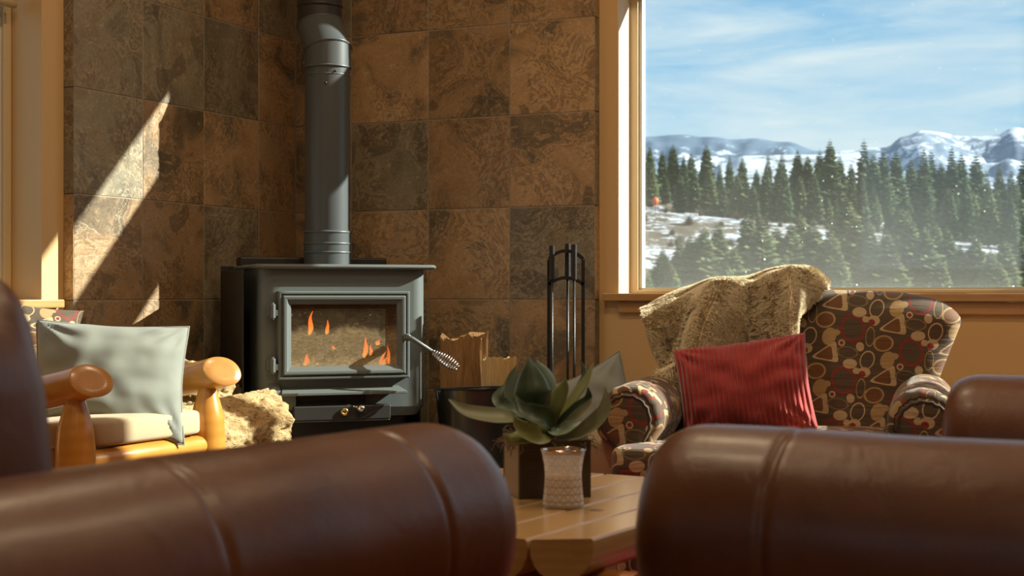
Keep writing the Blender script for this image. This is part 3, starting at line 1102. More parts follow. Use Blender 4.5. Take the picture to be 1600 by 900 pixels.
# ash lip and the panel under it
b = MB()
b.add([(-0.215, -0.286, 0.502), (0.172, -0.286, 0.502), (0.185, -0.345, 0.488), (-0.175, -0.345, 0.488), (-0.225, -0.33, 0.486),
       (-0.215, -0.286, 0.492), (0.172, -0.286, 0.492), (0.185, -0.345, 0.478), (-0.175, -0.345, 0.478), (-0.225, -0.33, 0.476)],
      [(0, 4, 3, 2, 1), (5, 6, 7, 8, 9), (1, 2, 7, 6), (2, 3, 8, 7), (3, 4, 9, 8), (4, 0, 5, 9)])
b.build('ash_lip', M['steel'], stove, False, bevel=0.002)
b = MB()
b.box(-0.262, -0.175, -0.318, -0.27, 0.432, 0.478)
b.add([(-0.262, -0.286, 0.478), (-0.262, -0.318, 0.478), (-0.262, -0.286, 0.515), (-0.222, -0.286, 0.515), (-0.222, -0.318, 0.478), (-0.222, -0.286, 0.478)], [(0, 1, 2), (3, 4, 5), (1, 4, 3, 2)])
b.build('corner_bracket', M['steel'], stove, False, bevel=0.002)
b = MB()
b.box(-0.188, 0.130, -0.345, -0.29, 0.398, 0.444)
b.box(-0.186, 0.128, -0.343, -0.285, 0.392, 0.398)
oa = b.build('ash_drawer', M['steel_dk'], stove, False, bevel=0.004)
b = MB()
b.box(-0.175, 0.06, -0.292, -0.284, 0.449, 0.476)
b.build('air_slot', M['steel_dk'], stove, False)
Mx = Matrix.Translation((-0.024, -0.346, 0.424)) @ Matrix.Rotation(PI / 2, 4, 'X')
MB().lathe([(0.0125, 0), (0.0125, 0.004), (0.010, 0.006), (0.007, 0.006), (0.0055, 0.003), (0.001, 0.004)], 24, M=Mx).build('drawer_knob', M['brass'], oa, True)
b = MB()
b.tube([(-0.030, -0.30, 0.452), (0.020, -0.358, 0.437)], 0.0028, 8)
b.build('air_rod', M['chrome'], stove, True)
Mx = Matrix.Translation((0.026, -0.362, 0.435)) @ Matrix.Rotation(R(70), 4, 'X') @ Matrix.Rotation(R(20), 4, 'Y')
b = MB().lathe([(0.001, 0.014), (0.006, 0.013), (0.0105, 0.008), (0.0125, 0), (0.0105, -0.007), (0.007, -0.012), (0.004, -0.014)], 24, M=Mx)
b.build('air_knob', M['chrome'], stove, True)
# firebox: brick lining, ash bed, logs, flames
b = MB()
fx0, fx1, fy0, fy1, fz0, fz1 = -0.235, 0.205, -0.275, 0.12, 0.53, 0.84
b.box(fx0 - 0.012, fx0, fy0, fy1, fz0, fz1)
b.box(fx1, fx1 + 0.012, fy0, fy1, fz0, fz1)
b.box(fx0, fx1, fy1, fy1 + 0.012, fz0, fz1)
b.box(fx0, fx1, fy0, fy1, fz0 - 0.012, fz0)
b.box(fx0, fx1, fy0, fy1, fz1, fz1 + 0.012)
b.build('firebox', M['brick'], stove, False)
b = MB()
nx_, ny_ = 50, 30
vs = []
for j_ in range(ny_ + 1):
    for i in range(nx_ + 1):
        x = fx0 + (fx1 - fx0) * i / nx_
        y = fy0 + (fy1 - fy0) * j_ / ny_
        vs.append((x, y, 0.565 + 0.035 * j_ / ny_ + 0.02 * nz((x, y, 0), 14, 2) + 0.008 * nz((x, y, 0), 50, 4)))
b.add(vs, [(j_ * (nx_ + 1) + i, j_ * (nx_ + 1) + i + 1, (j_ + 1) * (nx_ + 1) + i + 1, (j_ + 1) * (nx_ + 1) + i) for j_ in range(ny_) for i in range(nx_)])
oash = b.build('ash_bed', M['ash'], stove, True)


def rough_log(mb, p0, p1, r, seed=0, amp=0.25, seg=22, n=26, M_=None, flat=0.0, endamp=0.5, fs=1.0, crust=0.0):
    p0, p1 = Vector(p0), Vector(p1)
    d = (p1 - p0)
    L = d.length
    t_ = d.normalized()
    u = t_.orthogonal().normalized()
    w = t_.cross(u)
    rings = []
    for i in range(n + 1):
        t = i / n
        c = p0 + d * t
        ring = []
        for k in range(seg):
            a = 2 * PI * k / seg
            rid = 1 - abs(nz((math.cos(a) * 5 + seed, math.sin(a) * 5, t * L / r * 1.6), 1.0, seed + 8)) * 2
            rr = r * (1 + crust * rid + crust * 0.8 * nz((math.cos(a) * 16, math.sin(a) * 16, t * L / r * 5), 1.0, seed + 9) + amp * nz((math.cos(a) * 1.3, math.sin(a) * 1.3, t * L / r * 0.35 * fs + seed), 1.0, seed) + amp * 0.5 * nz((math.cos(a) * 4, math.sin(a) * 4, t * L / r * 0.8 * fs), 1.0, seed + 3) + amp * 0.3 * nz((math.cos(a) * 9, math.sin(a) * 9, t * L / r * 2.0), 1.0, seed + 6))
            if flat:
                rr *= 1 - flat * max(0, math.cos(a * 3 + seed)) ** 2
            e = 0
            if i in (0, n):
                e = r * endamp * 0.25 * nz((math.cos(a) * 3, math.sin(a) * 3, i), 1, seed)
            ring.append(c + (u * math.cos(a) + w * math.sin(a)) * rr + t_ * e)
        rings.append(ring)
    # jagged end caps with their own rings
    for end, rg0, sgn in ((0, rings[0], -1), (1, rings[-1], 1)):
        cc = sum(rg0, Vector()) / seg
        inner = []
        for s_ in (0.66, 0.33, 0.02):
            inner.append([cc + (q - cc) * s_ + t_ * sgn * r * endamp * 0.3 * nz(q * (8 / r * 0.1) * s_ + Vector((s_, s_, s_)), 3, seed) for q in rg0])
        if end == 0:
            rings = list(reversed(inner)) + rings
        else:
            rings = rings + inner
    mb.loft(rings, (True, True), M=M_)
    return mb


for (a, c, r_, sd_) in (((-0.19, -0.08, 0.60), (0.06, -0.15, 0.615), 0.034, 1), ((-0.05, -0.05, 0.635), (0.17, -0.02, 0.605), 0.036, 2), ((-0.12, 0.02, 0.66), (0.0, -0.13, 0.645), 0.028, 3)):
    rough_log(MB(), a, c, r_, sd_, 0.35).build('burning_log', M['char'], stove, True)


for (a, c, r_, sd_) in (((-0.15, -0.235, 0.615), (-0.045, -0.245, 0.655), 0.019, 7), ((-0.075, -0.24, 0.655), (-0.05, -0.25, 0.600), 0.014, 8), ((-0.10, -0.25, 0.590), (0.0, -0.235, 0.612), 0.015, 9)):
    rough_log(MB(), a, c, r_, sd_, 0.4, crust=0.1, n=40, seg=30).build('burning_log', M['ash'] if sd_ != 7 else M['char'], stove, True)


def flame(x, z0_, z1_, w, lean=0.0, y=-0.19, fork=0):
    mb = MB()
    nn = 18
    rings = []
    for i in range(nn + 1):
        t = i / nn
        r_ = w * (math.sin(PI * (t ** 0.7) * 0.93 + 0.12)) * (1 - t * 0.45) + 0.0004
        cx = x + lean * t * t + 0.25 * w * math.sin(t * 7 + x * 60)
        ring = []
        for k in range(12):
            a = 2 * PI * k / 12
            ring.append(Vector((cx + r_ * math.cos(a) * (1 + 0.3 * math.sin(3 * a + t * 6)), y + r_ * 0.55 * math.sin(a), z0_ + (z1_ - z0_) * t)))
        rings.append(ring)
    mb.loft(rings, uvf=lambda i, j: (j / 12, i / nn))
    mb.build('flame', M['flame'], stove, True)


# px positions read on the door plane
for (px, pya, pyb, w, lean) in ((485, 524, 486, 0.012, 0.010), (512, 524, 500, 0.009, 0.002), (524, 556, 536, 0.010, -0.008), (572, 560, 526, 0.012, 0.006), (581, 556, 538, 0.008, 0.003), (478, 572, 552, 0.013, 0.01), (494, 570, 556, 0.010, 0.0),
                                 (597, 576, 548, 0.010, 0.018), (611, 570, 540, 0.009, -0.004), (621, 545, 520, 0.008, 0.004), (592, 540, 530, 0.012, 0.014), (585, 578, 568, 0.013, 0.01), (604, 572, 556, 0.011, 0.01)):
    Yp = 4.80 + 0.0006 * (px - 480)
    P = at(px, (pya + pyb) / 2, Yp)
    lx = (P.x - SO.x) * math.cos(R(20)) + (P.y - SO.y) * math.sin(R(20))
    za = 0.8 - (pya - 460.8) / 2300 * Yp
    zb = 0.8 - (pyb - 460.8) / 2300 * Yp
    flame(lx, za, zb, w * 0.72, lean, y=-0.235 + 0.01 * math.sin(px))

# flue pipe: lower pipe, offset elbow, dark upper pipe, seam beads
fl = thing('flue_pipe', 'grey stove pipe rising from the stove with a kinked elbow and darker pipe above', 'stove pipe', (SO.x, SO.y, 0.9))
r0 = 0.0776


def zpx(py, Y=4.99):
    return 0.8 - (py - 460.8) / 2300 * Y - 0.9


zr = zpx(362)
MB().lathe([(r0 + 0.003, 0.0), (r0 + 0.003, zr)], 48, caps=(False, False)).build('collar', M['pipe'], fl, True)
b = MB()
for py in (362, 380, 394):
    z = zpx(py)
    b.lathe([(r0, z - 0.006), (r0 + 0.0045, z - 0.003), (r0 + 0.0055, z), (r0 + 0.0045, z + 0.003), (r0, z + 0.006)], 48, caps=(False, False))
b.build('collar_bead', M['pipe'], fl, True)
ze = zpx(101)
MB().lathe([(r0, zr - 0.002), (r0, ze)], 48, caps=(False, False)).build('lower_pipe', M['pipe'], fl, True)
OFF = Vector((-0.036, 0.067, 0))


def ring_at(c, nrm, r, n=48):
    nrm = nrm.normalized()
    u = (Vector((1, 0, 0)) - nrm * nrm.x).normalized()
    w = nrm.cross(u)
    return [c + (u * math.cos(2 * PI * k / n) + w * math.sin(2 * PI * k / n)) * r for k in range(n)]


zA, zB, zC = zpx(72), zpx(28), zpx(4, 5.06)
tilt = (OFF + Vector((0, 0, (zB - zA)))).normalized()
nA = (tilt + Vector((0, 0, 1))).normalized()
b = MB()
b.loft([ring_at(Vector((0, 0, ze)), Vector((0, 0, 1)), r0 + 0.002), ring_at(Vector((0, 0, zA)), nA, (r0 + 0.002))], (False, False))
b.build('elbow_cuff', M['pipe'], fl, True)
MB().loft([ring_at(Vector((0, 0, zA)), nA, r0 + 0.002), ring_at(OFF + Vector((0, 0, zB)), nA, r0 + 0.002)], (False, False)).build('elbow', M['pipe'], fl, True)
b = MB()
for c, nn_, rr in ((Vector((0, 0, zA)), nA, r0 + 0.002), (Vector((0, 0, ze)), Vector((0, 0, 1)), r0 + 0.001), (Vector((0, 0, zpx(114))), Vector((0, 0, 1)), r0 - 0.003), (OFF + Vector((0, 0, zB)), nA, r0 + 0.001)):
    b.loft([ring_at(c - nn_ * 0.005, nn_, rr), ring_at(c - nn_ * 0.002, nn_, rr + 0.004), ring_at(c + nn_ * 0.002, nn_, rr + 0.004), ring_at(c + nn_ * 0.005, nn_, rr)], (False, False))
b.build('seam_bead', M['pipe'], fl, True)
b = MB()
b.loft([ring_at(OFF + Vector((0, 0, zB)), nA, r0), ring_at(OFF + Vector((0, 0, CE - 0.9)), Vector((0, 0, 1)), r0)], (False, False))
b.lathe([(r0, zC - 0.004), (r0 + 0.004, zC), (r0, zC + 0.004)], 48, M=Matrix.Translation(OFF), caps=(False, False))
b.build('upper_pipe', M['pipe_dk'], fl, True)
sc_ = MB()
for px, py in ((526, 110), (509, 129)):
    P = at(px, py, 4.985) - Vector((SO.x, SO.y, 0.9))
    d = Vector((P.x, P.y, 0)).normalized()
    a_ = math.atan2(d.y, d.x)
    sc_.lathe([(0.0001, 0.004), (0.003, 0.003), (0.0042, 0)], 10, M=Matrix.Translation(Vector((d.x * (r0 + .001), d.y * (r0 + .001), P.z))) @ Matrix.Rotation(a_, 4, 'Z') @ Matrix.Rotation(PI / 2, 4, 'Y'), caps=(False, False))
sc_.build('screw', M['steel_dk'], fl, True)

# ------------------------------------------------------------------ fireplace tools, bucket, firewood
M['iron'] = mat('black wrought iron', (0.018, 0.018, 0.019), 0.38, bump=0.1, bscale=200)
YT = 4.97
TO = at(885, 600, YT)
tz = lambda py: 0.8 - (py - 460.8) / 2300 * YT - HZ
tx = lambda px: (px - 885) / 2300 * YT
ts = thing('fire_tool_stand', 'black iron stand of arched flat bars holding fireplace tools beside the window wall', 'fireplace tools', (TO.x, TO.y, HZ))
MB().lathe([(0.085, 0), (0.088, 0.004), (0.085, 0.012), (0.02, 0.016)], 28).build('base', M['iron'], ts, True, angle=40)


def flatbar(mb, path, w, th):
    """flat bar in the XZ plane: w across, th in depth"""
    rings = []
    path = [Vector(p) for p in path]
    for i, p in enumerate(path):
        t = (path[min(i + 1, len(path) - 1)] - path[max(i - 1, 0)]).normalized()
        nrm = Vector((-t.z, 0, t.x))
        rings.append([p + nrm * w / 2 + Vector((0, -th / 2, 0)), p + nrm * w / 2 + Vector((0, th / 2, 0)), p - nrm * w / 2 + Vector((0, th / 2, 0)), p - nrm * w / 2 + Vector((0, -th / 2, 0))])
    mb.loft(rings)


xl, xr = tx(857.5), tx(911)
for py_s, py_m in ((405, 392), (445, 434)):
    fb = MB()
    pts = []
    za, zm = tz(py_s), tz(py_m)
    for k in range(21):
        t = k / 20
        pts.append((xl + (xr - xl) * t, 0, za + (zm - za) * math.sin(PI * t) ** 0.8))
    flatbar(fb, pts, 0.011, 0.02)
    fb.build('arch_bar', M['iron'], ts, False)
for x in (xl, xr):
    fb = MB()
    flatbar(fb, [(x, 0, 0.008), (x, 0, tz(406))], 0.011, 0.02)
    fb.build('upright', M['iron'], ts, False)
tools = [(862, 384.5, -0.030, 'fireplace poker', 'black iron poker hanging leftmost on the fire tool stand'), (887.5, 380.5, 0.024, 'ash shovel', 'black iron ash shovel hanging at the back of the fire tool stand'), (896.5, 382.5, -0.030, 'hearth brush', 'black iron hearth brush hanging rightmost on the fire tool stand')]
for px, py, dy, kind, lab in tools:
    x = tx(px)
    zt_ = tz(py)
    zb_ = tz(437)
    t = thing(kind.replace(' ', '_'), lab, 'fire tool', (TO.x + x, TO.y + dy, HZ), 0, None)
    MB().tube([(0, 0, zb_), (0, 0, zt_)], 0.0092, 16).build('handle', M['iron'], t, True, angle=40)
    MB().tube([(0, 0, 0.10), (0, 0, zb_)], 0.0042, 10).build('shaft', M['iron'], t, True)
    if 'poker' in kind:
        MB().tube([(0, 0, 0.10), (0, 0, 0.05), (0.012, 0, 0.035), (0.03, 0, 0.045)], [0.0045, 0.0045, 0.004, 0.001], 10).build('hook', M['iron'], t, True)
    elif 'shovel' in kind:
        sv = MB()
        sv.box(-0.045, 0.045, -0.003, 0.003, 0.02, 0.12)
        sv.box(-0.045, -0.041, -0.02, 0.003, 0.02, 0.12)
        sv.box(0.041, 0.045, -0.02, 0.003, 0.02, 0.12)
        sv.build('blade', M['iron'], t, False, bevel=0.003)
    else:
        MB().lathe([(0.012, 0.12), (0.02, 0.11), (0.022, 0.085), (0.03, 0.02)], 18).build('bristles', M['iron'], t, True)

M['bucket'] = mat('black enamel bucket', (0.020, 0.023, 0.020), 0.22, spec=0.6, coat=0.5)
YB = 4.97
BO = at(756, 600, YB)
bk = thing('coal_bucket', 'black metal scuttle with a sloping rim holding split firewood right of the stove', 'bucket', (BO.x, BO.y, HZ))
b = MB()
nseg = 56
zb0 = HZ


def rimz(a):
    # rim rises to the right hand spout
    c = math.cos(a)
    return (0.8 - (608 - 460.8) / 2300 * YB - HZ) + 0.018 * max(0, c) ** 1.0 - 0.006 * math.sin(a) + 0.018 * max(0, c - .5)


rings = []
for t in [0, 0.02, 0.1, 0.3, 0.5, 0.7, 0.85, 0.95, 1.0]:
    ring = []
    for k in range(nseg):
        a = 2 * PI * k / nseg
        rx = 0.130 + 0.034 * t
        ry = 0.095 + 0.035 * t
        ring.append(Vector((rx * math.cos(a), ry * math.sin(a), rimz(a) * t)))
    rings.append(ring)
inner = [[Vector((p.x * 0.985, p.y * 0.98, max(p.z, 0.004) if i else 0.006)) for p in rg] for i, rg in enumerate(rings)]
b.loft(rings + inner[::-1], (True, True))
b.build('pail', M['bucket'], bk, True, angle=60)
rim = [r_ + Vector((0, 0, 0.001)) for r_ in rings[-1]]
MB().tube(rim, 0.0042, 8, closed=True).build('rim', M['iron'], bk, True)
hp = []
for k in range(25):
    a = PI * k / 24
    hp.append((-0.160 * math.cos(a), -0.133 * math.sin(a), rimz(PI) - 0.004 + 0.010 * math.sin(a) + 0.02 * (k / 24)))
MB().tube(hp, 0.0028, 8).build('bail_handle', M['iron'], bk, True)


def bark_mat(name, c1, c2, dark, sc=(30, 30, 4), rough=0.9, pit=0.5, bmp=0.7):
    m = mat(name, c1, rough, spec=0.2)
    nt, b = parts_of(m)
    tc = N(nt, 'ShaderNodeTexCoord')
    v = mapping(nt, tc.outputs['Object'], scale=sc)
    a = noise_n(nt, v, 1.6, 6, 0.65, 0.8)
    c = noise_n(nt, v, 5.0, 5, 0.7, 0.5)
    col = ramp(nt, a, [(0.3, c2), (0.6, c1)])
    col = mixc(nt, ramp(nt, c, [(0.34, g3(pit)), (0.46, g3(0))]), col, dark)
    nt.links.new(col, b.inputs['Base Color'])
    bn = N(nt, 'ShaderNodeBump', ins={'Height': mth(nt, 'ADD', a, c), 'Strength': bmp, 'Distance': 0.012})
    nt.links.new(bn.outputs[0], b.inputs['Normal'])
    return m


M['split'] = bark_mat('split firewood', (0.40, 0.23, 0.095), (0.25, 0.13, 0.048), (0.09, 0.045, 0.018), (26, 26, 3.0))
M['split_l'] = bark_mat('fresh split firewood', (0.72, 0.52, 0.26), (0.58, 0.38, 0.16), (0.22, 0.11, 0.04), (40, 40, 3.0), pit=0.3, bmp=0.5)
M['rotten'] = bark_mat('crumbly rotten pine log', (0.74, 0.55, 0.29), (0.56, 0.36, 0.15), (0.13, 0.06, 0.025), (9, 22, 22), pit=0.95, bmp=1.0)
M['darkbark'] = bark_mat('dark bark log', (0.17, 0.10, 0.055), (0.09, 0.05, 0.028), (0.03, 0.02, 0.012), (8, 20, 20))


def split_log(name, m, outline, Y, th, label, ztop_noise=0.004, base_z=None, seed=0, rot=0.0, ridge=None):
    """a split billet standing in the bucket: outline = (left px, right px, top-left py, top-right py)"""
    lx, rx, tl, tr_y = outline
    zb_ = base_z
    cx = ((lx + rx) / 2 - 800) / 2300 * Y
    hw = (rx - lx) / 2 / 2300 * Y
    o = MB()
    nxx, nzz = 30, 26
    rings = []
    sect = []
    # cross-section: flat split face towards the camera, bark behind
    for k in range(nxx + 1):
        sect.append((-1 + 2 * k / nxx, 0))
    for k in range(1, nxx):
        a = PI * k / nxx
        sect.append((math.cos(a), math.sin(a)))
    for i in range(nzz + 1):
        t = i / nzz
        ring = []
        for q, (sx, sy) in enumerate(sect):
            zt_ = 0.8 - ((tl + (tr_y - tl) * (sx + 1) / 2) - 460.8) / 2300 * Y
            zt_ += ztop_noise * 3.5 * nz((sx * 2.2, sy * 2, seed), 1.6, seed) + ztop_noise * nz((sx * 14, sy * 6, seed), 1.6, seed)
            x = sx * hw * (0.97 + 0.03 * nz((t * 5, sy, seed), 1, seed))
            y = sy * th
            if ridge is not None and sy == 0:
                y -= th * 0.6 * max(0, 1 - abs(sx - ridge) / (1 + (ridge if sx < ridge else -ridge)))
            y += 0.005 * nz((sx * 5, t * 1.5, seed), 1, seed + 2) + 0.002 * nz((sx * 22, t * 3, seed), 1, seed + 4)
            ring.append(Vector((x, y, (zt_ - zb_) * t)))
        rings.append(ring)
    o.loft(rings)
    ob_ = o.build(name, m, None, True, angle=45)
    ob_.location = (cx, Y, zb_)
    ob_.rotation_euler = (0, 0, rot)
    return tag(ob_, label, 'firewood')


split_log('firewood_log', M['split'], (687, 764, 527, 523), YB + 0.02, 0.05, 'wide weathered split log standing at the left in the black scuttle', 0.008, HZ + 0.10, 3)
split_log('firewood_log', M['split_l'], (753, 808, 562, 561), YB - 0.015, 0.035, 'smaller pale split log with a ridge leaning at the right in the black scuttle', 0.006, HZ + 0.10, 8, ridge=-0.35)

# pile of logs between the stove and the log chair
def pile_log(name, m, pxa, pya, Ya, pxb, pyb, Yb, r, label, seed, amp=0.3, endamp=0.8, n=110, seg=90):
    A, B = at(pxa, pya, Ya), at(pxb, pyb, Yb)
    c = (A + B) / 2
    mb = rough_log(MB(), A - c, B - c, r, seed, amp, seg, n, endamp=endamp, crust=0.085)
    o = mb.build(name, m, None, True)
    o.location = c
    return tag(o, label, 'firewood', None)


pile_log('firewood_log', M['rotten'], 250, 706, 4.24, 422, 660, 4.56, 0.100, 'big crumbly rotten log in full sun beside the stove', 4, 0.22)
pile_log('firewood_log', M['rotten'], 222, 596, 4.50, 340, 620, 4.68, 0.085, 'pale rough log behind the right arm of the log chair', 9, 0.22)
pile_log('firewood_log', M['darkbark'], 300, 628, 4.74, 372, 624, 4.70, 0.048, 'dark bark log wedged against the stove side panel', 14, 0.3)
pile_log('firewood_log', M['darkbark'], 215, 596, 4.78, 312, 584, 4.72, 0.030, 'thin dark bark slab lying on top of the log pile', 19, 0.35)
for i, (x, y, z, dx, r_) in enumerate([(-0.92, 4.42, HZ + .075, 0.13, .075), (-1.02, 4.58, HZ + .08, .12, .08), (-0.96, 4.72, HZ + .07, .1, .07), (-0.96, 4.62, HZ + .21, .1, .065)]):
    mb = rough_log(MB(), (-dx, 0.02, 0), (dx, -0.02, 0), r_ * 0.93, 30 + i, 0.2, 30, 30)
    o = mb.build('firewood_log', M['darkbark'] if i % 2 else M['split'], None, True)
    o.location = (x, y, z)
    tag(o, ['brown split log on the hearth under the big rotten log', 'dark bark log at the bottom left of the pile', 'brown split log at the back bottom of the pile', 'dark bark log in the middle of the pile'][i], 'firewood')

# ------------------------------------------------------------------ upholstery helpers
def leather_mat():
    m = mat('brown leather', (0.085, 0.030, 0.014), 0.40, spec=0.45, coat=0.22, coat_r=0.26)
    nt, b = parts_of(m)
    ob = N(nt, 'ShaderNodeTexCoord').outputs['Object']
    a = noise_n(nt, ob, 5, 5, 0.6)
    c = ramp(nt, a, [(0.3, (0.085, 0.028, 0.011)), (0.7, (0.150, 0.056, 0.020))])
    nt.links.new(c, b.inputs['Base Color'])
    nt.links.new(ramp(nt, a, [(0.3, g3(0.30)), (0.7, g3(0.42))]), b.inputs['Roughness'])
    gr = N(nt, 'ShaderNodeTexVoronoi', feature='DISTANCE_TO_EDGE', ins={'Vector': ob, 'Scale': 420.0})
    wr = noise_n(nt, mapping(nt, ob, scale=(1, 1, 1)), 22, 5, 0.6, 0.8)
    h = mth(nt, 'ADD', mth(nt, 'MULTIPLY', gr.outputs['Distance'], 0.25), mth(nt, 'MULTIPLY', wr, 0.9))
    bn = N(nt, 'ShaderNodeBump', ins={'Height': h, 'Strength': 0.25, 'Distance': 0.006})
    nt.links.new(bn.outputs[0], b.inputs['Normal'])
    return m


M['leather'] = leather_mat()
M['stitch'] = mat('dark leather seam', (0.045, 0.016, 0.010), 0.5)
M['legwood'] = mat('dark stained wood', (0.06, 0.03, 0.015), 0.35)


def roll_arm(L, x0, side, top, r=0.112, rz=0.125, seams=(0.16, 0.50), seed=0):
    """rolled arm along local y, front end at y=0, rear at y=-L; side=+1 rolls out towards +x"""
    b = MB()
    prof = []
    zc = top - rz
    for k in range(34):
        a = R(-62 + (262) * k / 33)
        prof.append((r * math.cos(a) * side, zc + rz * math.sin(a)))
    hw = 0.055
    prof = [(hw * side, 0.12)] + [(hw * side, 0.12 + (zc - 0.14 - 0.12) * t) for t in (0.3, 0.6, 0.9)] + prof + [(-hw * 1.5 * side, zc - 0.10), (-hw * 1.5 * side, zc - 0.25), (-hw * 1.5 * side, 0.12)]
    ys = [0.0, -0.004, -0.010, -0.018, -0.028, -0.040, -0.055]
    yy = -0.055
    while yy > -L + 0.001:
        yy -= 0.005
        ys.append(max(yy, -L))
    cx, cz = 0.0, zc
    rings = []
    for y in ys:
        d = -y
        if d < 0.055:
            s_ = 1 - 0.23 * (1 - math.sqrt(max(0, 1 - (1 - d / 0.055) ** 2)))
        else:
            s_ = 1
        ring = []
        for (px, pz) in prof:
            dx, dz = px - cx, pz - cz
            k = s_
            for sm in seams:
                k -= 0.035 * math.exp(-((d - sm) / 0.004) ** 2)
                k += 0.006 * math.exp(-((d - sm) / 0.022) ** 2)
            w = 0.5 + 0.5 * min(1, d / 0.1)
            q = nz((px * 5, d * 5, pz * 5), 1.0, seed) * 0.030 + nz((px * 15, d * 9, pz * 15), 1.0, seed + 4) * 0.012
            # gentle sag between the seams
            q -= 0.012 * math.sin(PI * min(1, max(0, (d - 0.1) / (L - 0.1)))) ** 2
            k2 = k + q * w if pz > zc - rz else k
            ring.append(Vector((x0 + cx + dx * k2, y, (cz + dz * k2) if pz > zc - 0.2 else pz)))
        rings.append(ring)
    b.loft(rings, (True, True))
    return b


def puff(w, d, h, e=0.35, n=40, seed=0, noise_a=0.012, crown=0.06, M_=None):
    """plump cushion: superellipsoid box w (x) by d (y) by h (z), centred"""
    b = MB()
    rings = []
    nv = 26
    for i in range(nv + 1):
        ph = -PI / 2 + PI * i / nv
        cz, sz = math.cos(ph), math.sin(ph)
        rr = abs(cz) ** e
        zz_ = (abs(sz) ** e) * (1 if sz > 0 else -1)
        ring = []
        for k in range(n * 2):
            a = 2 * PI * k / (n * 2)
            c, s = math.cos(a), math.sin(a)
            x = rr * (abs(c) ** e) * (1 if c > 0 else -1)
            y = rr * (abs(s) ** e) * (1 if s > 0 else -1)
            p = Vector((x * w / 2, y * d / 2, zz_ * h / 2))
            bul = crown * (1 - x * x) * (1 - y * y)
            p.z += bul * (1 if zz_ > 0 else -0.3) * abs(zz_)
            q = nz(p, 5, seed) + 0.5 * nz(p, 13, seed + 3)
            p += p.normalized() * q * noise_a
            ring.append(p)
        rings.append(ring)
    b.loft(rings, (True, True), M=M_)
    return b


def leather_sofa(label, loc, rz, W, near, top=0.65, seed=0):
    """local +y is the front; the near arm's front end sits at the origin, the seat runs to x = near*W"""
    t = thing('leather_sofa', label, 'sofa', loc, rz)
    L = 0.92
    xs = (0.0, near * W)
    o1 = roll_arm(L, 0.0, -near, top, seed=seed).build('armrest', M['leather'], t, True)
    o2 = roll_arm(L, near * W, near, top, seed=seed + 7).build('armrest', M['leather'], t, True)
    xa, xb = sorted((near * 0.10, near * (W - 0.10)))
    MB().box(xa - .04, xb + .04, -L, -0.04, 0.12, 0.30).build('base', M['leather'], t, False, bevel=0.02)
    n = 2 if W > 1.5 else 1
    cw = (xb - xa) / n
    for i in range(n):
        c = xa + cw * (i + .5)
        puff(cw, 0.66, 0.17, 0.3, seed=seed + i).build('seat_cushion', M['leather'], t, True).location = (c, -0.36, 0.37)
        bc = puff(cw + 0.06, 0.24, 0.50, 0.42, seed=seed + 20 + i, noise_a=0.034, crown=0.02).build('back_cushion', M['leather'], t, True)
        bc.location = (c, -L + 0.315, 0.60)
        bc.rotation_euler = (R(8), 0, 0)
    bb = puff(xb - xa + 0.16, 0.20, 0.62, 0.35, seed=seed + 30, noise_a=0.01, crown=0.0).build('backrest', M['leather'], t, True)
    bb.location = ((xa + xb) / 2, -L + 0.03, 0.44)
    for x in (xa, xb):
        for y in (-L + 0.06, -0.12):
            MB().lathe([(0.02, 0), (0.028, 0.12), (0.028, 0.125)], 16, M=Matrix.Translation((x, y, 0))).build('leg', M['legwood'], t, True)
    return t


# left sofa faces into the room along D; right loveseat faces left along -E
leather_sofa('brown leather sofa with a rolled arm across the lower left foreground', (-0.075, 1.775, 0), R(-31.5), 1.75, -1, seed=2)
leather_sofa('brown leather loveseat across the lower right foreground facing left', (0.185, 1.735, 0), R(58.5), 1.26, 1, seed=40)

# ------------------------------------------------------------------ coffee table
D2 = Vector((0.522, 0.853, 0))
E2 = Vector((0.853, -0.522, 0))
TZ = 0.45
tb = thing('coffee_table', 'honey-coloured log coffee table with half-log planks between the two leather sofas', 'table', D2 * 2.18 + E2 * -1.31, R(-31.5))
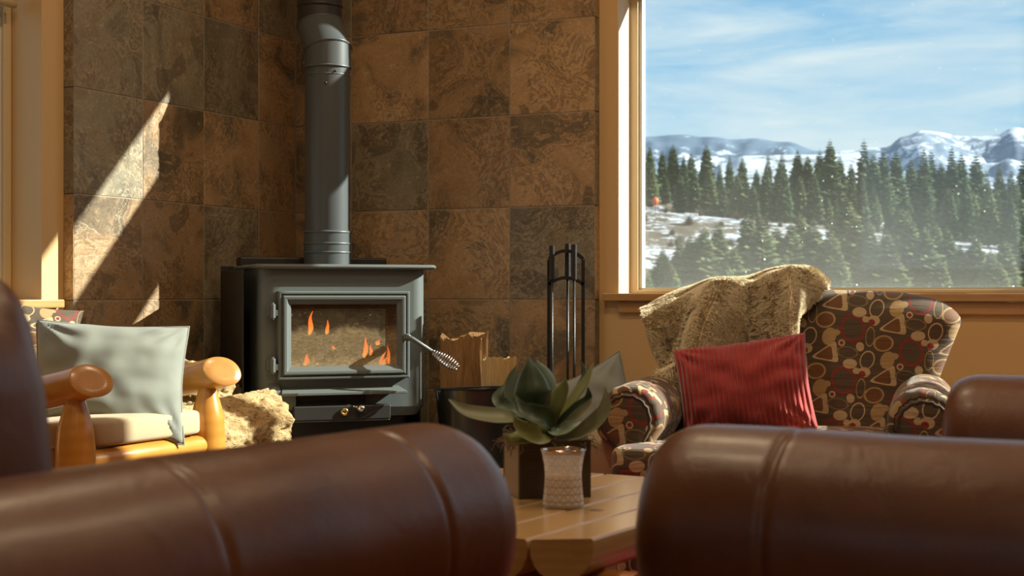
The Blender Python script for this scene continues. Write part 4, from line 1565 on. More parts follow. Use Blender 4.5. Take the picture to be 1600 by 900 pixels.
# local x = E, local y = D ; plank seams read from the photograph
c0 = (-1.31, 2.18)
edges = [-1.004, -1.082, -1.172, -1.259, -1.347, -1.436, -1.524, -1.612]
for i in range(len(edges) - 1):
    e1, e0 = edges[i] - c0[0], edges[i + 1] - c0[0]
    w = e1 - e0
    yn = 1.812 - c0[1] if i else None
    yf = 2.552 - c0[1]
    mb = MB()
    nn = 12
    h = 0.052
    def sect(xc, w_, y_l, y_r):
        pts = []
        g = 0.0018
        pts.append(Vector((xc - w_ / 2 + g, 0, TZ - 0.004)))
        pts.append(Vector((xc - w_ / 2 + g + 0.003, 0, TZ)))
        pts.append(Vector((xc + w_ / 2 - g - 0.003, 0, TZ)))
        pts.append(Vector((xc + w_ / 2 - g, 0, TZ - 0.004)))
        for k in range(nn + 1):
            a = PI * k / nn
            pts.append(Vector((xc + (w_ / 2 - g) * math.cos(a), 0, TZ - 0.010 - h * math.sin(a) ** 0.8)))
        for p in pts:
            f = (p.x - (xc - w_ / 2)) / w_
            p.y = y_l + (y_r - y_l) * f
        return pts
    xc = (e0 + e1) / 2
    if i == 0:
        ya, yb_ = 1.812 - c0[1], 1.870 - c0[1]
    elif i == len(edges) - 2:
        ya, yb_ = 1.870 - c0[1], 1.812 - c0[1]
    else:
        ya = yb_ = 1.812 - c0[1]
    if i == 0:
        za_, zb__ = 2.552 - c0[1], 2.50 - c0[1]
    elif i == len(edges) - 2:
        za_, zb__ = 2.50 - c0[1], 2.552 - c0[1]
    else:
        za_ = zb__ = 2.552 - c0[1]
    r1 = sect(xc, w, ya, yb_)
    r2 = sect(xc, w, za_, zb__)
    mb.loft([r1, r2], (True, True))
    o = mb.build('plank', [M['tabletop']], tb, False, bevel=0.0012)
for yy in (-0.25, 0.25):
    mb = MB()
    mb.tube([(-0.29, yy, TZ - 0.092), (0.345, yy, TZ - 0.092)], 0.036, 20)
    mb.build('cross_log', M['tableedge'], tb, True, angle=50)
    for xx in (-0.2, 0.2):
        mb = MB()
        mb.tube([(xx, yy, 0), (xx, yy, 0.05), (xx, yy, 0.28), (xx, yy, 0.33), (xx, yy, 0.36)], [0.036, 0.040, 0.038, 0.028, 0.022], 18)
        mb.build('leg', M['logwood'], tb, True)
mb = MB()
mb.tube([(0, -0.25, 0.14), (0, 0.25, 0.14)], 0.028, 16)
mb.tube([(-0.2, -0.25, 0.14), (0.2, -0.25, 0.14)], 0.026, 16)
mb.tube([(-0.2, 0.25, 0.14), (0.2, 0.25, 0.14)], 0.026, 16)
mb.build('stretcher', M['logwood'], tb, True, angle=50)

# ------------------------------------------------------------------ planter with agave
M['planter'] = wood_mat('dark weathered planter wood', (0.085, 0.062, 0.040), (0.055, 0.040, 0.026), 0.75, (1, 1, 4), 14, 3, coat=0, knots=False)
M['planter_lit'] = wood_mat('lit weathered planter wood', (0.44, 0.37, 0.26), (0.34, 0.28, 0.19), 0.75, (1, 1, 4), 14, 3, coat=0, knots=False)  # paler copy for the left board, light on that side put into the colour
M['moss'] = mat('grey spanish moss', (0.24, 0.18, 0.13), 0.95, var=0.4, vscale=40)
YP = 2.53
PL = at(855, 778, YP)
pa = R(13)
pl = thing('agave_planter', 'square dark wood planter holding a green agave on the coffee table', 'plant', (PL.x, PL.y + 0.062, TZ), pa)
hw, ht = 0.0635, 0.100
for nm, (x0_, x1_, y0_, y1_), mm in (('front_board', (-hw, hw, -hw, -hw + 0.009), 'planter'), ('back_board', (-hw, hw, hw - 0.009, hw), 'planter'),
                                     ('side_board', (-hw, -hw + 0.009, -hw + 0.0095, hw - 0.0095), 'planter_lit'), ('side_board', (hw - 0.009, hw, -hw + 0.0095, hw - 0.0095), 'planter')):
    MB().box(x0_, x1_, y0_, y1_, 0, ht).build(nm, M[mm], pl, False, bevel=0.0012)
MB().box(-hw + .01, hw - .01, -hw + .01, hw - .01, 0.004, ht - 0.014).build('soil', M['char'], pl, False)
ms = MB()
rm = random.Random(3)
for k in range(240):
    x, y = rm.uniform(-hw, hw), rm.uniform(-hw, hw)
    if rm.random() < 0.6:
        x = (hw if rm.random() < 0.6 else -hw) * rm.uniform(0.8, 1.08)
    p = Vector((x, y, ht - 0.006 + rm.uniform(-0.004, 0.004)))
    path = [p]
    d = Vector((rm.uniform(-1, 1), rm.uniform(-1, 1), rm.uniform(-0.2, 1.0))).normalized()
    for q in range(7):
        d = (d + Vector((rm.uniform(-.8, .8), rm.uniform(-.8, .8), rm.uniform(-.7, .45)))).normalized()
        p = p + d * 0.0048
        p.z = max(p.z, ht - 0.012) if abs(p.x) < hw and abs(p.y) < hw else p.z
        path.append(p.copy())
    ms.tube(path, 0.00075, 4)
ms.build('moss', M['moss'], pl, True)


def leaf_mat(name, face, edge, back):
    m = mat(name, face, 0.42, spec=0.45)
    nt, b = parts_of(m)
    tc = N(nt, 'ShaderNodeTexCoord')
    uv = tc.outputs['UV']
    sp = N(nt, 'ShaderNodeSeparateXYZ', ins={0: uv})
    e = mth(nt, 'ABSOLUTE', mth(nt, 'SUBTRACT', sp.outputs[0], 0.5))
    n1 = noise_n(nt, tc.outputs['Object'], 30, 4)
    c = mixc(nt, n1, face, tuple(q * 0.7 for q in face))
    c = mixc(nt, ramp(nt, e, [(0.40, g3(0)), (0.5, g3(0.8))]), c, edge)
    c = mixc(nt, ramp(nt, sp.outputs[1], [(0.85, g3(0)), (1.0, g3(0.7))]), c, edge)
    st = noise_n(nt, mapping(nt, uv, scale=(26, 1.2, 1)), 2.0, 2)
    c = mixc(nt, mth(nt, 'MULTIPLY', st, 0.25), c, back)
    nt.links.new(c, b.inputs['Base Color'])
    b.inputs['Subsurface Weight'].default_value = 0.0
    return m


M['leaf_shade'] = leaf_mat('shaded green agave leaf', (0.030, 0.060, 0.028), (0.13, 0.20, 0.13), (0.07, 0.12, 0.06))  # shade of leaves lit from behind is put into this darker green
M['leaf_blue'] = leaf_mat('blue green agave leaf', (0.19, 0.28, 0.21), (0.26, 0.35, 0.30), (0.18, 0.25, 0.2))
M['leaf_grey'] = leaf_mat('grey green agave leaf', (0.21, 0.23, 0.125), (0.27, 0.31, 0.24), (0.2, 0.22, 0.15))
M['leaf_yel'] = leaf_mat('yellow green agave leaf', (0.17, 0.20, 0.055), (0.25, 0.30, 0.14), (0.2, 0.22, 0.09))
inv = (Matrix.Translation((PL.x, PL.y + 0.062, TZ)) @ Matrix.Rotation(pa, 4, 'Z')).inverted()


def leaf(name, pts, ws, m, face=(0, -1, 0), cup=0.35, th=0.003, serr=0.0):
    """pts: (px, py, Y) along the spine from base to tip; ws: half widths in px at those points; face: which way the blade looks"""
    P = catmull([at(*p) for p in pts], 26)
    wv = catmull([(w, 0, 0) for w in ws], 26)
    Yav = sum(p[2] for p in pts) / len(pts)
    fv = Vector(face).normalized()
    nn = 10
    b = MB()
    top, bot = [], []
    for i, p in enumerate(P):
        t = (P[min(i + 1, 25)] - P[max(i - 1, 0)]).normalized()
        s_ = t.cross(fv).normalized()
        n_ = s_.cross(t).normalized()
        w = max(0.0006, wv[i].x / 2300 * Yav)
        jag = 1 + serr * (1 if i % 2 else -1)
        rt_, rb_ = [], []
        for k in range(nn + 1):
            u = -1 + 2 * k / nn
            lift = cup * w * (u * u)
            q = p + s_ * (u * w * (jag if abs(u) == 1 else 1)) + n_ * lift
            thk = th * (1 - abs(u) ** 2.0 * 0.85) * min(1, w / 0.004)
            rt_.append(q)
            rb_.append(q - n_ * thk)
        top.append(rt_ + rb_[::-1])
    W_ = 2 * (nn + 1)

    def uvf(i, j):
        j = j % W_
        u = j / nn if j <= nn else (W_ - 1 - j) / nn
        return (u, i / 25)
    b.loft(top, (True, True), uvf=uvf, M=inv)
    return b.build('leaf', m, pl, True, angle=70)


Yc = 2.59
leaf('a', [(846, 668, Yc), (840, 648, Yc - .035), (833, 618, Yc - .055), (830, 590, Yc - .045), (826, 558, Yc - .03)], [14, 26, 31, 23, 1], M['leaf_shade'], (0.0, -1, 0.25), -0.55, 0.005)
leaf('b', [(852, 662, Yc + .02), (856, 632, Yc + .03), (856, 602, Yc + .03), (850, 583, Yc + .03), (838, 563, Yc + .03)], [10, 17, 19, 14, 1], M['leaf_blue'], (0.5, -1, 0.1), -0.4, 0.004)
leaf('c', [(840, 662, Yc + .02), (820, 640, Yc + .02), (803, 612, Yc + .02), (803, 590, Yc + .02), (808, 570, Yc + .02)], [8, 13, 15, 10, 1], M['leaf_blue'], (-0.4, -1, 0.3), 0.3, 0.003)
leaf('d', [(842, 668, Yc - .03), (818, 650, Yc - .06), (793, 640, Yc - .07), (779, 622, Yc - .07), (789, 600, Yc - .07)], [8, 13, 13, 10, 1], M['leaf_blue'], (-0.2, -0.7, 0.9), 0.4, 0.003)
leaf('e', [(838, 660, Yc - .03), (800, 652, Yc - .10), (765, 650, Yc - .12), (728, 642, Yc - .13), (701, 624, Yc - .13)], [6, 14, 15, 11, 1], M['leaf_grey'], (0, -0.75, 0.7), 0.25, 0.003)
leaf('f', [(866, 676, Yc - .04), (856, 656, Yc - .08), (835, 648, Yc - .095), (815, 638, Yc - .09), (806, 618, Yc - .08)], [8, 17, 16, 11, 1], M['leaf_shade'], (0.2, -1, 0.5), 0.4, 0.004)
leaf('g', [(858, 664, Yc - .05), (840, 672, Yc - .10), (818, 680, Yc - .125), (798, 684, Yc - .135), (786, 678, Yc - .14)], [12, 16, 13, 8, 1], M['leaf_yel'], (-0.1, -1, 0.55), -0.3, 0.004)
leaf('g2', [(864, 668, Yc - .05), (850, 682, Yc - .11), (828, 676, Yc - .13), (810, 664, Yc - .135), (803, 652, Yc - .135)], [10, 13, 14, 8, 1], M['leaf_yel'], (-0.1, -1, 0.4), 0.3, 0.003)
leaf('h', [(862, 668, Yc), (864, 640, Yc - .01), (872, 618, Yc - .01), (880, 604, Yc - .01), (884, 591, Yc - .01)], [6, 13, 14, 9, 1], M['leaf_yel'], (-0.5, -1, 0.1), -0.3, 0.003)
leaf('i', [(862, 672, Yc), (876, 646, Yc + .01), (894, 620, Yc + .02), (912, 595, Yc + .03), (927, 567, Yc + .04)], [6, 9, 11, 9, 1], M['leaf_yel'], (-0.6, -0.6, 0.5), -0.3, 0.004)
leaf('j', [(870, 660, Yc + .05), (893, 626, Yc + .08), (908, 603, Yc + .09), (914, 582, Yc + .09), (906, 562, Yc + .09)], [5, 8, 8, 5, 1], M['leaf_blue'], (-0.7, -0.7, 0.3), 0.3, 0.003)
leaf('k', [(866, 672, Yc - .01), (884, 656, Yc - .03), (905, 640, Yc - .04), (920, 624, Yc - .04), (919, 605, Yc - .04)], [6, 10, 12, 8, 1], M['leaf_shade'], (-0.4, -0.8, 0.6), 0.5, 0.004)
leaf('k2', [(864, 674, Yc - .02), (884, 664, Yc - .05), (903, 648, Yc - .065), (918, 634, Yc - .07), (925, 622, Yc - .07)], [5, 8, 9, 6, 1], M['leaf_grey'], (-0.3, -0.8, 0.7), 0.3, 0.003)
leaf('l', [(870, 684, Yc - .03), (900, 678, Yc - .06), (928, 660, Yc - .07), (946, 636, Yc - .07), (945, 604, Yc - .06)], [6, 10, 13, 10, 1], M['leaf_grey'], (-0.35, -0.9, 0.4), 0.25, 0.003)
leaf('m', [(858, 668, Yc - .05), (868, 676, Yc - .10), (880, 672, Yc - .12), (895, 664, Yc - .125), (908, 658, Yc - .12)], [6, 12, 13, 8, 1], M['leaf_blue'], (0.1, -0.75, 0.75), 0.3, 0.003)
leaf('n', [(846, 660, Yc + .05), (836, 640, Yc + .10), (826, 616, Yc + .12), (818, 600, Yc + .12)], [8, 14, 10, 1], M['leaf_blue'], (0, -1, 0.3), 0.3, 0.003)

# ------------------------------------------------------------------ candle holder
M['frost'] = bpy.data.materials.new('frosted glass with triangles')
M['frost'].use_nodes = True
nt = M['frost'].node_tree
nt.nodes.clear()
uv = N(nt, 'ShaderNodeTexCoord').outputs['UV']      # u counts triangles round the glass, v rows
sp = N(nt, 'ShaderNodeSeparateXYZ', ins={0: uv})
fu = mth(nt, 'FRACT', mth(nt, 'ADD', sp.outputs[0], 0.0))
fv_ = mth(nt, 'FRACT', sp.outputs[1])
tri = mth(nt, 'SUBTRACT', 1.0, mth(nt, 'ABSOLUTE', mth(nt, 'SUBTRACT', mth(nt, 'MULTIPLY', fu, 2.0), 1.0)))   # 0..1..0 across
up_ = mth(nt, 'GREATER_THAN', mth(nt, 'SUBTRACT', tri, fv_), 0.14)
dn_ = mth(nt, 'GREATER_THAN', mth(nt, 'SUBTRACT', fv_, tri), 0.14)
insd = mth(nt, 'MULTIPLY', mth(nt, 'MAXIMUM', up_, dn_), mth(nt, 'MULTIPLY', mth(nt, 'GREATER_THAN', fv_, 0.10), mth(nt, 'LESS_THAN', fv_, 0.90)))
band = mth(nt, 'MULTIPLY', mth(nt, 'GREATER_THAN', sp.outputs[1], 0.5), mth(nt, 'LESS_THAN', sp.outputs[1], 7.0))
insd = mth(nt, 'MULTIPLY', insd, band)
fr_d = N(nt, 'ShaderNodeBsdfDiffuse', ins={0: (0.86, 0.88, 0.92, 1)})
fr_t = N(nt, 'ShaderNodeBsdfTranslucent', ins={0: (0.88, 0.9, 0.93, 1)})
fro = N(nt, 'ShaderNodeMixShader', ins={0: 0.3, 1: fr_d.outputs[0], 2: fr_t.outputs[0]})
tr_ = N(nt, 'ShaderNodeBsdfTransparent', ins={0: (0.88, 0.86, 0.84, 1)})
gls = N(nt, 'ShaderNodeBsdfGlossy', ins={'Color': (1, 1, 1, 1), 'Roughness': 0.08})
lf = N(nt, 'ShaderNodeLayerWeight', ins={'Blend': 0.5}).outputs['Facing']
fr = mth(nt, 'ADD', mth(nt, 'MULTIPLY', mth(nt, 'POWER', lf, 4.0), 0.8), 0.05)
clr = N(nt, 'ShaderNodeMixShader', ins={0: 0.42, 1: tr_.outputs[0], 2: fro.outputs[0]})
frs = N(nt, 'ShaderNodeMixShader', ins={0: mth(nt, 'ADD', mth(nt, 'MULTIPLY', insd, 0.9), 0.0), 1: clr.outputs[0], 2: fro.outputs[0]})
fin = N(nt, 'ShaderNodeMixShader', ins={0: fr, 1: frs.outputs[0], 2: gls.outputs[0]})
N(nt, 'ShaderNodeOutputMaterial', ins={0: fin.outputs[0]})
M['wax'] = mat('tan candle wax', (0.66, 0.46, 0.30), 0.5)
M['copper'] = mat('mirrored copper rim', (0.78, 0.66, 0.58), 0.15, metal=1.0)
YCn = 2.43
PC = at(880, 786, YCn)
ca = thing('candle_holder', 'flared frosted glass candle holder with triangle pattern beside the planter', 'candle', (PC.x, PC.y, TZ))
prof = [(0.033, 0.0), (0.0345, 0.003), (0.034, 0.010), (0.0322, 0.025), (0.0308, 0.042), (0.0305, 0.055), (0.0318, 0.070), (0.0345, 0.084), (0.0372, 0.0945)]


def lathe_uv(pr, seg, nu, hrow, name, m, parent):
    b = MB()
    rings = [[Vector((r * math.cos(2 * PI * k / seg - PI / 2), r * math.sin(2 * PI * k / seg - PI / 2), z)) for k in range(seg)] for r, z in pr]
    b.loft(rings, (False, False), uvf=lambda i, j: (j / seg * nu + 0.5, pr[i][1] / hrow))
    return b.build(name, m, parent, True)


lathe_uv(prof, 64, 15, 0.0118, 'glass', M['frost'], ca)
MB().lathe([(0.0001, 0.001), (0.032, 0.001), (0.033, 0.005), (0.0001, 0.005)], 48, caps=(False, False)).build('glass_base', M['frost'], ca, True)
MB().lathe([(0.0001, 0.005), (0.0275, 0.005), (0.0285, 0.008), (0.0285, 0.050), (0.027, 0.054), (0.0001, 0.053)], 48, caps=(False, False)).build('candle_wax', M['wax'], ca, True, angle=50)
MB().lathe([(0.0368, 0.092), (0.0378, 0.0945), (0.0372, 0.0962), (0.0362, 0.0945), (0.0358, 0.090)], 64, caps=(False, False)).build('rim', M['copper'], ca, True)
MB().tube([(0, 0, 0.053), (0.001, 0, 0.062)], 0.0008, 6).build('wick', M['char'], ca, True)

# ------------------------------------------------------------------ patterned armchair
def motif_mat(name, k=1.0):
    """woven fabric: a repeating lattice of rings, ovals, dots and cat-eared shapes on brown; UV in metres"""
    m = mat(name, (0.08, 0.05, 0.03), 0.75, spec=0.2, sheen=0.15)
    nt, b = parts_of(m)
    uv = N(nt, 'ShaderNodeTexCoord').outputs['UV']
    a1 = Vector((0.154, -0.064)) * k
    a2 = Vector((0.0247, 0.140)) * k
    det = a1.x * a2.y - a1.y * a2.x
    sp = N(nt, 'ShaderNodeSeparateXYZ', ins={0: uv})
    x, y = sp.outputs[0], sp.outputs[1]
    s = mth(nt, 'ADD', mth(nt, 'MULTIPLY', x, a2.y / det), mth(nt, 'MULTIPLY', y, -a2.x / det))
    t = mth(nt, 'ADD', mth(nt, 'MULTIPLY', x, -a1.y / det), mth(nt, 'MULTIPLY', y, a1.x / det))
    s, t = mth(nt, 'FRACT', s), mth(nt, 'FRACT', t)
    cx = mth(nt, 'ADD', mth(nt, 'MULTIPLY', s, a1.x), mth(nt, 'MULTIPLY', t, a2.x))
    cy = mth(nt, 'ADD', mth(nt, 'MULTIPLY', s, a1.y), mth(nt, 'MULTIPLY', t, a2.y))
    P = N(nt, 'ShaderNodeCombineXYZ', ins={0: cx, 1: cy}).outputs[0]
    q = 0.000514 * k
    RED, TAN, CRM, OLV, BRN = (0.21, 0.035, 0.028), (0.36, 0.24, 0.11), (0.44, 0.33, 0.19), (0.19, 0.14, 0.07), (0.15, 0.07, 0.03)
    ground = (0.088, 0.062, 0.040)
    #   dx,   dy,  rx, ry, rot, outline colour, inner fill, ring width fraction
    MO = [(0, 0, 68, 80, 12, RED, None, 0.24),
          (465 - 375, 42, 25, 57, -6, TAN, None, 0.16),
          (107, -43, 34, 29, 0, CRM, None, 1), (97, -33, 19, 18, 0, RED, None, 1),
          (158, 77, 56, 46, 10, TAN, BRN, 0.24),
          (178, 165, 38, 50, -20, TAN, None, 1),
          (75, 165, 40, 54, -18, CRM, None, 0.2),
          (38, 95, 22, 26, 10, CRM, None, 1), (18, 222, 18, 18, 0, CRM, None, 1),
          (-14, 185, 39, 28, 0, CRM, None, 1),
          (-27, 125, 61, 33, -8, OLV, None, 0.22),
          (-57, 75, 19, 19, 0, CRM, None, 1), (-57, 75, 11, 11, 0, RED, None, 1),
          (-85, 20, 22, 18, 0, TAN, None, 1)]
    col = None
    cur = ground
    tri = (210, -22)

    def copies(dx, dy, r):
        out = []
        for i in (-1, 0, 1):
            for j_ in (-1, 0, 1):
                cxx = dx * q + 0.045 * k + a1.x * i + a2.x * j_
                cyy = -dy * q + 0.06 * k + a1.y * i + a2.y * j_
                ss = (cxx * a2.y - cyy * a2.x) / det
                tt = (-cxx * a1.y + cyy * a1.x) / det
                mr = r * q
                if -mr / 0.12 / k < ss < 1 + mr / 0.12 / k and -mr / 0.11 / k < tt < 1 + mr / 0.11 / k:
                    out.append((cxx, cyy))
        return out

    def mapped(cxx, cyy, rx, ry, rot):
        return mapping(nt, P, (rx * q, ry * q, 1), (cxx, cyy, 0), (0, 0, R(rot)), 'TEXTURE')
    # cat-eared shape: cream triangle with a brown bite
    for cxx, cyy in copies(tri[0], tri[1], 85):
        V = [Vector((-86, -28)), Vector((66, -56)), Vector((52, 66))]      # left, lower right, upper right
        ds = []
        for (p_, q_), sh in (((0, 1), 0), ((1, 2), 0), ((2, 0), 0)):
            e_ = (V[q_] - V[p_]).normalized()
            n2 = Vector((e_.y, -e_.x))
            c_ = n2.dot(V[p_]) * q + n2.x * cxx + n2.y * cyy
            dt = N(nt, 'ShaderNodeVectorMath', operation='DOT_PRODUCT', ins={0: P, 1: (n2.x, n2.y, 0)}).outputs['Value']
            ds.append(mth(nt, 'SUBTRACT', dt, c_))
        for colr, offs in ((CRM, (0, 0, 0)), (BRN, (7, 27, 7))):
            dd = [mth(nt, 'ADD', d_, o_ * q) for d_, o_ in zip(ds, offs)]
            d = mth(nt, 'SMOOTH_MAX', mth(nt, 'SMOOTH_MAX', dd[0], dd[1], 34 * q), dd[2], 34 * q)
            cur = mixc(nt, mth(nt, 'LESS_THAN', d, 0.0), cur, colr)
    for (dx, dy, rx, ry, rot, oc, ic, wd) in MO:
        for cxx, cyy in copies(dx, dy, max(rx, ry)):
            ln = N(nt, 'ShaderNodeVectorMath', operation='LENGTH', ins={0: mapped(cxx, cyy, rx * 0.94, ry * 0.94, rot)}).outputs['Value']
            inside = mth(nt, 'LESS_THAN', ln, 1.0)
            wd = wd if wd == 1 else wd * 0.85
            if wd < 1:
                if ic:
                    cur = mixc(nt, inside, cur, oc)
                    cur = mixc(nt, mth(nt, 'LESS_THAN', ln, 1 - wd), cur, ic)
                else:
                    ringm = mth(nt, 'MULTIPLY', inside, mth(nt, 'GREATER_THAN', ln, 1 - wd))
                    cur = mixc(nt, ringm, cur, oc)
            else:
                cur = mixc(nt, inside, cur, oc)
    weave = noise_n(nt, mapping(nt, uv, scale=(30, 240, 1)), 6, 3)
    cur = mixc(nt, 1.0, cur, ramp(nt, weave, [(0.3, g3(0.8)), (0.7, g3(1.15))]), 'MULTIPLY')
    nt.links.new(cur, b.inputs['Base Color'])
    wr = noise_n(nt, mapping(nt, uv, scale=(3.0, 22, 1)), 3.0, 3, 0.5, 0.6)
    bn = N(nt, 'ShaderNodeBump', ins={'Height': wr, 'Strength': 0.35, 'Distance': 0.01})
    nt.links.new(bn.outputs[0], b.inputs['Normal'])
    return m


M['motif'] = motif_mat('patterned upholstery fabric')
AO = Vector((0.707, 3.797, 0))
AR = R(-15.7)
ac = thing('patterned_armchair', 'rolled-arm armchair in brown fabric patterned with rings and ovals below the window', 'armchair', AO, AR)


def chair_back():
    b = MB()
    nzv = 44
    rings, info = [], []
    zt, zb_ = 0.815, 0.28
    for i in range(nzv + 1):
        t = i / nzv
        z = zb_ + (zt - zb_) * t
        hwid = 0.365 + 0.085 * max(0, (z - 0.52) / 0.24) ** 1.0 if z > 0.52 else 0.365
        hwid = min(hwid, 0.447)
        s_ = 1.0
        dtop = (zt - z) / 0.10
        cut = 0
        if dtop < 1:
            hwid -= 0.16 * (1 - math.sqrt(max(0, 1 - (1 - dtop) ** 2.4)))
        thk = 0.085 * (1 if dtop > 0.8 else math.sqrt(max(0.02, 1 - (1 - dtop / 0.8) ** 2)))
        lean = 0.33 + 0.11 * (z - 0.3)
        ring = []
        nn = 60
        for k in range(nn):
            a = 2 * PI * k / nn
            c, s = math.cos(a), math.sin(a)
            e = 0.38
            x = hwid * abs(c) ** e * (1 if c > 0 else -1)
            y = thk * abs(s) ** 0.6 * (1 if s > 0 else -1)
            bulge = -0.025 * (1 - (x / hwid) ** 2) if s < 0 else 0
            p = Vector((x, y + lean + bulge, z + 0.02 * (x / 0.45) ** 2 * -1 * max(0, (z - 0.6) / 0.2)))
            p += Vector((0, 1, 0)) * 0.004 * nz(p, 14, 3)
            ring.append(p)
        rings.append(ring)
    flat = [p for r_ in rings for p in r_]

    def uvf(i, j):
        p = rings[i][j % len(rings[i])]
        return (p.x + 0.5, p.z + (0 if p.y < 0.36 + 0.11 * (p.z - 0.3) else 0.4))
    b.loft(rings, (True, True), uvf=uvf)
    return b


chair_back().build('backrest', M['motif'], ac, True)


def chair_arm(side):
    """rolled arm; side -1 = picture left"""
    r = 0.084
    zc = 0.585 - r
    cx = side * 0.343
    sec = []
    # from the inner foot up, round the roll, down the outside
    for z in (0.10, 0.2, 0.3, 0.38, 0.44):
        sec.append((side * 0.285, z))
    for k in range(30):
        a = R(195 - 255 * k / 29)
        sec.append((cx + side * r * math.cos(a), zc + r * math.sin(a)))
    sec += [(side * 0.372, zc - 0.10), (side * 0.37, 0.3), (side * 0.37, 0.1)]
    # measured length round the section for the weave
    ln = [0]
    for p, q in zip(sec, sec[1:]):
        ln.append(ln[-1] + math.hypot(q[0] - p[0], q[1] - p[1]))
    b = MB()
    ys = [-0.372, -0.370, -0.364, -0.354, -0.340] + [-0.32 + 0.022 * k for k in range(31)]
    rings = []
    mx_, mz_ = side * 0.335, 0.40
    for y in ys:
        d = y + 0.372
        ins = 0.016 * (1 - math.sqrt(max(0, 1 - (1 - min(1, d / 0.03)) ** 2)))
        ring = []
        for (x, z) in sec:
            # pleats fan round the front of the roll
            dx, dz = x - cx, z - zc
            L_ = math.hypot(dx, dz) or 1
            q = 0.003 * nz((x * 12, y * 9, z * 12), 1, side) + (0.0022 * math.sin(math.atan2(dz, dx) * 16) * max(0, 1 - d / 0.09) if z > zc - 0.03 else 0)
            ring.append(Vector((x + dx / L_ * (q - ins), y, z + dz / L_ * (q - ins))))
        rings.append(ring)

    def uvf(i, j):
        jj = j % len(sec)
        return (ln[jj] + 0.3 * side, rings[i][0].y + 1.0)
    b.loft(rings, (False, True), uvf=uvf)
    o = b.build('armrest', M['motif'], ac, True)
    # front facing: slightly domed panel
    f = MB()
    fr_r = [Vector((p.x, p.y + 0.001, p.z)) for p in rings[0]]
    cpt = Vector((side * 0.34, -0.372, 0.40))
    rr = []
    for s_, dy in ((1.0, 0.002), (0.93, -0.002), (0.86, -0.004), (0.84, -0.012), (0.80, -0.016), (0.70, -0.018), (0.4, -0.019), (0.05, -0.019)):
        ring = []
        for p in fr_r:
            bl = min(1, max(0, (zc - p.z) / 0.07))
            c = Vector((cx + (side * 0.328 - cx) * bl, 0, zc if p.z > zc else p.z))
            q = Vector((c.x + (p.x - c.x) * s_, p.y + dy, c.z + (p.z - c.z) * s_))
            ring.append(q)
        rr.append(ring)
    f.loft(rr, (False, True), uvf=lambda i, j: (rr[i][j % len(sec)].x * 1.0 + 0.25 + side * 0.11, rr[i][j % len(sec)].z + 0.22))
    f.build('arm_front', M['motif'], ac, True, angle=60)
    wp = MB()
    path = []
    for p in rr[3]:
        path.append(p + Vector((0, -0.002, 0)))
    wp.tube(path[2:-1], 0.0042, 8)
    wp.build('piping', M['motif_dark'], ac, True)
    return o


M['motif_dark'] = mat('dark brown piping', (0.045, 0.028, 0.018), 0.7)
chair_arm(-1)
chair_arm(1)
# seat cushion (wraps in front of the arms) and apron
def seat_mb(x0_, x1_, y0_, y1_, z0_, z1_, ear):
    b = MB()
    # plan outline: T shape
    pl_ = []
    def arc(cx, cy, r, a0, a1, n=5):
        for k in range(n + 1):
            a = R(a0 + (a1 - a0) * k / n)
            pl_.append((cx + r * math.cos(a), cy + r * math.sin(a)))
    r = 0.03
    arc(x1_ - r, y1_ - r, r, 0, 90)
    arc(x0_ + r, y1_ - r, r, 90, 180)
    pl_.append((x0_, -0.36))
    arc(x0_ - ear + r, -0.385 - r, r, 90, 180)
    arc(x0_ - ear + r, y0_ + r, r, 180, 270)
    for k in range(1, 12):
        pl_.append((x0_ - ear + r + (x1_ - x0_ + 2 * ear - 2 * r) * k / 12, y0_ - 0.012 * math.sin(PI * k / 12)))
    arc(x1_ + ear - r, y0_ + r, r, 270, 360)
    arc(x1_ + ear - r, -0.385 - r, r, 0, 90)
    pl_.append((x1_, -0.36))
    cx, cy = 0, (y0_ + y1_) / 2
    rings = []
    H = z1_ - z0_
    steps = [(0, 0.4), (0, 0.8), (0.0, 0.95), (0.03, 0.985), (0.12, 1.0), (0.5, 1.0), (0.85, 1.0), (0.96, 0.985), (1.0, 0.95), (1.03, 0.85), (1.07, 0.6), (1.10, 0.25), (1.105, 0.03)]
    for h, s_ in steps:
        rings.append([Vector((cx + (x - cx) * s_, cy + (y - cy) * s_, z0_ + H * h)) for x, y in pl_])
    b.loft(rings, (True, True), uvf=lambda i, j: (rings[i][j % len(pl_)].x + 0.1 + rings[i][j % len(pl_)].y * 0.2, rings[i][j % len(pl_)].y * 0.9 + rings[i][j % len(pl_)].z * 1.0))
    return b


seat_mb(-0.265, 0.265, -0.50, 0.26, 0.34, 0.445, 0.095).build('seat_cushion', M['motif'], ac, True)
MB().box(-0.355, 0.355, -0.365, 0.40, 0.12, 0.335).build('base', M['motif_dark'], ac, False, bevel=0.015)
for x in (-0.32, 0.32):
    for y in (-0.33, 0.36):
        MB().lathe([(0.016, 0), (0.026, 0.12)], 14, M=Matrix.Translation((x, y, 0))).build('leg', M['legwood'], ac, True)

